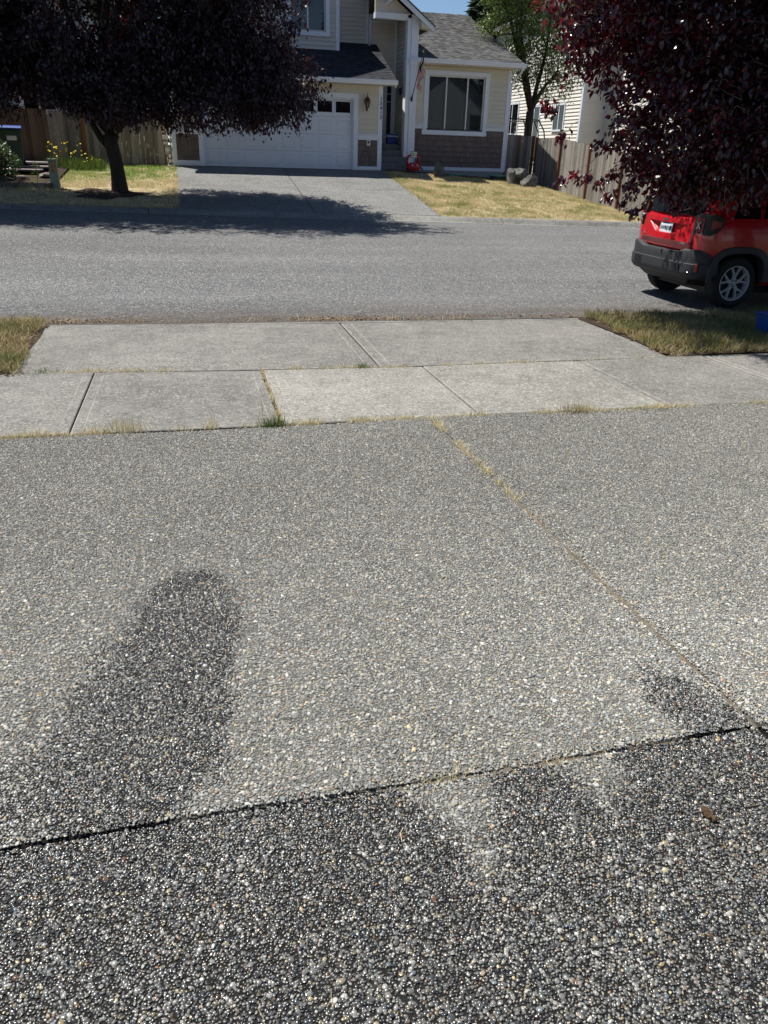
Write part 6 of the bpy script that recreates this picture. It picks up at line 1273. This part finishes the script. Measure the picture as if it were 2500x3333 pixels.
for yc in (0.40, CW - 0.40):       # honeycomb corner grilles
    m_ = MB(); xg = -0.066
    m_.box(xg + .003, xg + .02, yc - .085, yc + .085, .495, .59); g_ = cbuild(m_, 'grille', M['black'], bump)
    m_ = MB()
    for k in range(7):
        y = yc - .085 + k * .0283; m_.box(xg - .004, xg + .004, y - .003, y + .003, .495, .59)
    for k in range(6): z = .495 + k * .019; m_.box(xg - .0035, xg + .0035, yc - .085, yc + .085, z - .003, z + .003)
    cbuild(m_, 'grille_mesh', M['cladding'], g_)
for s_ in (0, 1):                    # round-cornered reflectors in black housings
    f = (lambda y: y) if s_ == 0 else (lambda y: CW - y)
    rs_ = 0.028
    m_ = MB(); m_.hexa([(-.008 + rs_, f(.10), .49), (.045 + rs_, f(.03), .49), (.06 + rs_, f(.05), .49), (.01 + rs_, f(.12), .49)], [(-.008 + rs_, f(.10), .62), (.045 + rs_, f(.03), .62), (.06 + rs_, f(.05), .62), (.01 + rs_, f(.12), .62)]); hs = cbuild(m_, 'reflector_housing', M['black'], bump, bevel=0.012)
    m_ = MB(); m_.hexa([(-.010 + rs_, f(.088), .505), (.030 + rs_, f(.034), .505), (.045 + rs_, f(.05), .505), (.005 + rs_, f(.10), .505)], [(-.010 + rs_, f(.088), .605), (.030 + rs_, f(.034), .605), (.045 + rs_, f(.05), .605), (.005 + rs_, f(.10), .605)]); cbuild(m_, 'reflector', M['lens'], hs, bevel=0.018)
    m_ = MB(); m_.tube([(-.018, f(.155), .492), (.020, f(.095), .488)], .006, 6); cbuild(m_, 'reflector_trim', M['steel'], hs)
# tailgate: proud panel with a sunk number plate bay
def rx(y, z, off): return rear_off(z) + bow(y) - off
def tg_quad(m_, ys, zs, off):
    n, k = len(ys), len(zs); V_ = [(rx(y, z, off(y, z)), y, z) for y in ys for z in zs]
    m_.add(V_, [(i * k + j, (i + 1) * k + j, (i + 1) * k + j + 1, i * k + j + 1) for i in range(n - 1) for j in range(k - 1)])
ys = np.linspace(.262, CW - .262, 65); zs = np.concatenate([np.linspace(.775, .86, 4), np.linspace(.875, 1.185, 32)])
def bay(y, z):
    a = abs(y - .9); top, bot = 1.105, 0.955; half = np.interp(z, [bot, top], [.22, .50]); d = min((half - a) / .05, (top - z) / .012, (z - bot) / .035)
    return .026 - .050 * float(np.clip(d, 0, 1)) - (.025 * float(np.clip((.262 + .012 - min(y, CW - y)) / .012, 0, 1)))
m_ = MB(); tg_quad(m_, ys, zs, bay); tail = cbuild(m_, 'tailgate', M['car_red'], auto=45)
m_ = MB(); pz0, pz1 = .962, 1.082; m_.hexa([(rx(.9, pz0, .012), .9 - .155, pz0), (rx(.9, pz0, .012) + .006, .9 - .155, pz0), (rx(.9, pz0, .012) + .006, .9 + .155, pz0), (rx(.9, pz0, .012), .9 + .155, pz0)], [(rx(.9, pz1, .008), .9 - .155, pz1 + .035), (rx(.9, pz1, .008) + .006, .9 - .155, pz1 + .035), (rx(.9, pz1, .008) + .006, .9 + .155, pz1 + .035), (rx(.9, pz1, .008), .9 + .155, pz1 + .035)])
plate = cbuild(m_, 'number_plate', paint('plate_white', (0.66, 0.70, 0.74), 0.4, 0.05), tail, bevel=0.004)
px0 = rx(.9, pz0, .012); tilt = math.atan2((rx(.9, pz1, .008) - px0), .155)
def text_on(txt, size, y, z, mat, par, name, xoff=-0.003, sx=1.0):
    cu = bpy.data.curves.new(name, 'FONT'); cu.body = txt; cu.size = size; cu.align_x = 'CENTER'; cu.align_y = 'CENTER'; cu.extrude = 0.0012; cu.offset = 0.0006
    tmp = bpy.data.objects.new(name, cu); COL.objects.link(tmp); dg = bpy.context.evaluated_depsgraph_get(); me = bpy.data.meshes.new_from_object(tmp.evaluated_get(dg)); bpy.data.objects.remove(tmp); me.materials.clear(); me.materials.append(mat)
    o = bpy.data.objects.new(name, me); COL.objects.link(o); o.parent = par; xx = px0 + (z - pz0) * math.tan(tilt) + xoff
    o.location = Vector(cw((xx, y, z))) - origin_of(par); o.rotation_euler = (PI / 2 - tilt, 0, -PI / 2); o.scale = (sx, 1, 1)
navy = paint('plate_navy', (0.015, 0.03, 0.10), 0.5)
text_on('AWR8105', .082, .9, 1.022, navy, plate, 'plate_number', sx=.80); text_on('WASHINGTON', .026, .93, 1.091, navy, plate, 'plate_state')
m_ = MB()
for y in (.79, 1.01): m_.lathe([(0, 0), (.006, 0), (.006, -.004), (0, -.004)], (px0 + (1.102 - pz0) * math.tan(tilt) - .001, y, 1.102), 8, 'x', cap=False)
cbuild(m_, 'plate_bolt', M['black'], plate)
m_ = MB()
for k, y in enumerate((.98, .955, .93, .905, .88)): m_.box(rx(.9, 1.14, .032), rx(.9, 1.14, .024), y - .010, y + .010, 1.122, 1.158)
cbuild(m_, 'badge', M['steel'], tail)
m_ = MB(); m_.box(rx(.40, .87, .036), rx(.40, .87, .022), .335, .455, .845, .870); cbuild(m_, 'badge', M['steel'], tail, bevel=.006)
m_ = MB(); m_.box(rx(1.42, .90, .036), rx(1.42, .90, .022), 1.40, 1.46, .90, .922); cbuild(m_, 'badge', M['steel'], tail, bevel=.006)
# rear screen, wiper, roof spoiler
m_ = MB(); ys = np.linspace(.22, CW - .22, 13); zs = np.linspace(1.225, 1.57, 8); tg_quad(m_, ys, zs, lambda y, z: .012); scr = cbuild(m_, 'rear_screen', M['dark_glass'], smooth=True)
m_ = MB(); m_.tube([(rx(.9, 1.23, .03), .9, 1.23), (rx(.6, 1.28, .03), .62, 1.28), (rx(.4, 1.33, .03), .42, 1.33)], .009, 6); cbuild(m_, 'wiper', M['black'], scr)
m_ = MB(); m_.prism([(.12, 1.60), (.10, 1.625), (.26, 1.69), (.5, 1.705), (.5, 1.67), (.26, 1.64)], 'y', .24, CW - .24); cbuild(m_, 'spoiler', M['car_red'], bevel=.01)
for y in (.30, CW - .30): m_ = MB(); m_.tube([(.45, y, 1.67), (.55, y, 1.72), (2.1, y, 1.73), (2.3, y, 1.67)], .016, 8); cbuild(m_, 'roof_rail', M['black'], smooth=True)
# side windows (both sides), door seams, handles, mirror
def side_y(z): return float(np.interp(z, [p[1] for p in PROF], [p[0] for p in PROF]))
for s_ in (0, 1):
    f = (lambda y: y) if s_ == 0 else (lambda y: CW - y)
    for (a0, a1, b0, b1) in ((.50, .60, .92, .93), (.98, 1.0, 1.72, 1.70), (1.80, 1.80, 2.78, 2.52)):
        z0, z1 = 1.215, 1.475; m_ = MB(); V_ = [(a0, f(side_y(z0) - .007), z0), (b0, f(side_y(z0) - .007), z0), (b1, f(side_y(z1) - .007), z1), (a1, f(side_y(z1) - .007), z1)]
        m_.add(V_ + [(p[0], f(f(p[1]) + .02), p[2]) for p in V_], [(0, 1, 2, 3), (4, 5, 6, 7), (0, 1, 5, 4), (1, 2, 6, 5), (2, 3, 7, 6), (3, 0, 4, 7)]); cbuild(m_, 'side_window', M['dark_glass'])
    for x in (1.30, 1.76, 2.88):
        m_ = MB(); m_.tube([(x if x != 1.30 else .98 + (1.30 - .98) * max(0, min(1, (1.16 - z) / .4)), f(side_y(z) + .001), z) for z in (.42, .6, .8, 1.0, 1.16, 1.20)], .004, 4); cbuild(m_, 'door_seam', M['black'])
    for x in (1.18, 2.0): m_ = MB(); m_.tube([(x, f(.005), 1.02), (x + .03, f(-.03), 1.025), (x + .17, f(-.03), 1.03), (x + .2, f(.005), 1.03)], .013, 8); cbuild(m_, 'door_handle', M['car_red'], smooth=True)
    m_ = MB(); m_.box(2.62, 2.80, f(-.18) if s_ == 0 else f(-.02), f(-.02) if s_ == 0 else f(-.18), 1.08, 1.24); cbuild(m_, 'mirror', M['black'], bevel=.03)
    # fuel side seam and tail lamp wrapping the corner
    path = [(rx(.30, 1.1, .0), .30), (.085, .215), (.088, .165), (.10, .115), (.13, .065), (.18, .028), (.25, .012), (.32, .008), (.37, .008)]
    def panel(t0, t1, zt, zb, off, mat, name, par=car, nseg=10, inner=.03):
        m2 = MB(); P_ = []
        for q in range(nseg + 1):
            t = t0 + (t1 - t0) * q / nseg; k = min(int(t), len(path) - 2); u = t - k; x = path[k][0] * (1 - u) + path[k + 1][0] * u; y = path[k][1] * (1 - u) + path[k + 1][1] * u
            dx, dy = path[k + 1][0] - path[k][0], path[k + 1][1] - path[k][1]; L_ = math.hypot(dx, dy); nx_, ny_ = dy / L_, -dx / L_
            if nx_ > 0 and ny_ > 0: nx_, ny_ = -nx_, -ny_
            g = q / nseg; a, b = zt(g), zb(g); P_ += [(x + nx_ * -inner, f(y + ny_ * -inner), a), (x + nx_ * off, f(y + ny_ * off), a - .012), (x + nx_ * off, f(y + ny_ * off), b + .012), (x + nx_ * -inner, f(y + ny_ * -inner), b)]
        m2.add(P_, [(i * 4 + k, (i + 1) * 4 + k, (i + 1) * 4 + k + 1, i * 4 + k + 1) for i in range(nseg) for k in range(3)] + [(0, 1, 2, 3), tuple(nseg * 4 + k for k in (3, 2, 1, 0))]); return cbuild(m2, name, mat, par, auto=40)
    lamp = panel(.35, 7.0, lambda g: 1.27 - .10 * max(0, (g - .75)) / .25 * .6 - .02 * (g < .05), lambda g: .975 + .02 * (g < .06) + .14 * max(0, (g - .55) / .45) ** 2, .026, M['black'], 'tail_lamp')
    panel(1.15, 3.1, lambda g: 1.225, lambda g: 1.02, .034, M['lens'], 'lamp_lens', lamp)
    panel(4.6, 6.4, lambda g: 1.205 - .02 * g, lambda g: 1.05 + .05 * g, .033, M['lens'], 'side_lens', lamp)
    m_ = MB(); c0 = Vector((.052, .160, 1.12))
    for sg in (1, -1): m_.tube([c0 + Vector((-.014, .030, sg * .048)), c0 + Vector((-.012, .0, 0)), c0 + Vector((-.002, -.030, -sg * .048))], [.013, .008, .013], 6)
    m_.v = [(p[0], f(p[1]), p[2]) for p in m_.v]; cbuild(m_, 'lamp_cross', M['steel'], lamp)
    m_ = MB(); m_.tube([(rx(.25, 1.17, .004), f(.25), 1.17), (rx(.25, 1.05, .004), f(.25), 1.05), (rx(.25, .95, .004), f(.25), .95), (rx(.25, .86, .004), f(.25), .86), (rx(.255, .78, .004), f(.255), .78)], .005, 4); cbuild(m_, 'tailgate_seam', M['black'])
# front: grille, round lamps, bumper (mostly out of the picture)
m_ = MB(); m_.box(4.15, 4.30, .10, CW - .10, .28, .58); cbuild(m_, 'front_bumper', M['cladding'], bevel=.04)
m_ = MB(); m_.box(4.22, 4.245, .48, CW - .48, .66, .80); cbuild(m_, 'front_grille', M['black'], bevel=.01)
for y in (.36, CW - .36): m_ = MB(); m_.lathe([(0.0, .27), (.09, .265), (.10, .22), (.10, .15)], (4.0, y, .74), 20, 'x', cap=False); cbuild(m_, 'headlight', M['glass'], smooth=True)
m_ = MB(); m_.hexa([(2.62, .20, 1.55), (2.62, CW - .20, 1.55), (3.16, CW - .10, 1.13), (3.16, .10, 1.13)], [(2.66, .20, 1.60), (2.66, CW - .20, 1.60), (3.2, CW - .10, 1.17), (3.2, .10, 1.17)]); cbuild(m_, 'windscreen', M['dark_glass'])
# underside and wheels
m_ = MB(); m_.box(.45, 3.9, .2, CW - .2, .19, .30); cbuild(m_, 'underbody', M['black'])
def make_wheel(x, y, sgn):
    m_ = MB(); R = .355
    m_.lathe([(.238, -.10), (.26, -.112), (.30, -.116), (.335, -.105), (.352, -.08), (.355, -.03), (.355, .03), (.352, .08), (.335, .105), (.30, .116), (.26, .112), (.238, .10)], (x, y, R), 40, 'y', cap=False); w_ = cbuild(m_, 'wheel', M['rubber'], auto=50)
    for k in range(36):   # tread lugs at the shoulders
        pass
    yo = -.098 * sgn
    m_ = MB(); m_.lathe([(.243, yo), (.241, yo - .008 * sgn), (.226, yo - .006 * sgn), (.221, yo + .012 * sgn), (.218, yo + .06 * sgn), (.20, yo + .12 * sgn)], (x, y, R), 40, 'y', cap=False)
    m_.lathe([(0.0, yo + .004 * sgn), (.055, yo + .006 * sgn), (.062, yo + .02 * sgn), (.062, yo + .06 * sgn)], (x, y, R), 20, 'y', cap=False)
    for k in range(5):
        a0 = 2 * PI * k / 5 + .32
        for da in (-.29, .29):
            P_ = []
            for rr_, dd, ww in ((.045, .25, .032), (.11, .30, .028), (.16, .85, .022), (.226, 1.05, .021)):
                a = a0 + da * dd; c_, s2 = math.cos(a), math.sin(a); tx, tz = -s2, c_; yy = y + yo + (.012 if rr_ < .1 else .006) * sgn
                P_ += [(x + rr_ * c_ - tx * ww * .5, yy, R + rr_ * s2 - tz * ww * .5), (x + rr_ * c_ + tx * ww * .5, yy, R + rr_ * s2 + tz * ww * .5), (x + rr_ * c_ + tx * ww * .62, yy + .035 * sgn, R + rr_ * s2 + tz * ww * .62), (x + rr_ * c_ - tx * ww * .62, yy + .035 * sgn, R + rr_ * s2 - tz * ww * .62)]
            m_.add(P_, [(i * 4 + q, i * 4 + (q + 1) % 4, i * 4 + 4 + (q + 1) % 4, i * 4 + 4 + q) for i in range(3) for q in range(4)])
    cbuild(m_, 'rim', M['wheel'], w_, auto=35)
    m_ = MB(); m_.lathe([(0.0, yo + .075 * sgn), (.222, yo + .075 * sgn)], (x, y, R), 28, 'y', cap=False)
    for k in range(5):
        a = 2 * PI * k / 5 + .32 + PI / 5; m_.lathe([(0.0, yo - .001 * sgn), (.011, yo - .001 * sgn), (.011, yo + .02 * sgn)], (x + .04 * math.cos(a), y, R + .04 * math.sin(a)), 8, 'y', cap=False)
    cbuild(m_, 'brake_disc', M['black'], w_)
for x in (.70, 3.27): make_wheel(x, .125, 1); make_wheel(x, CW - .125, -1)

# blue tote at the right picture edge
bt = thing('blue_tote', (6.8, 7.76, -0.05), 'blue plastic tote standing in the shaded grass at the right picture edge', 'tote')
mb = MB(); mb.hexa([(6.58, 7.62, -.04), (6.98, 7.62, -.04), (6.98, 7.92, -.04), (6.58, 7.92, -.04)], [(6.55, 7.59, .20), (7.01, 7.59, .20), (7.01, 7.95, .20), (6.55, 7.95, .20)]); mb.build('tub', M['blue_plastic'], bt, bevel=.02)
mb = MB(); mb.box(6.535, 7.025, 7.575, 7.965, .201, .225); mb.build('rim', M['blue_plastic'], bt, bevel=.01)
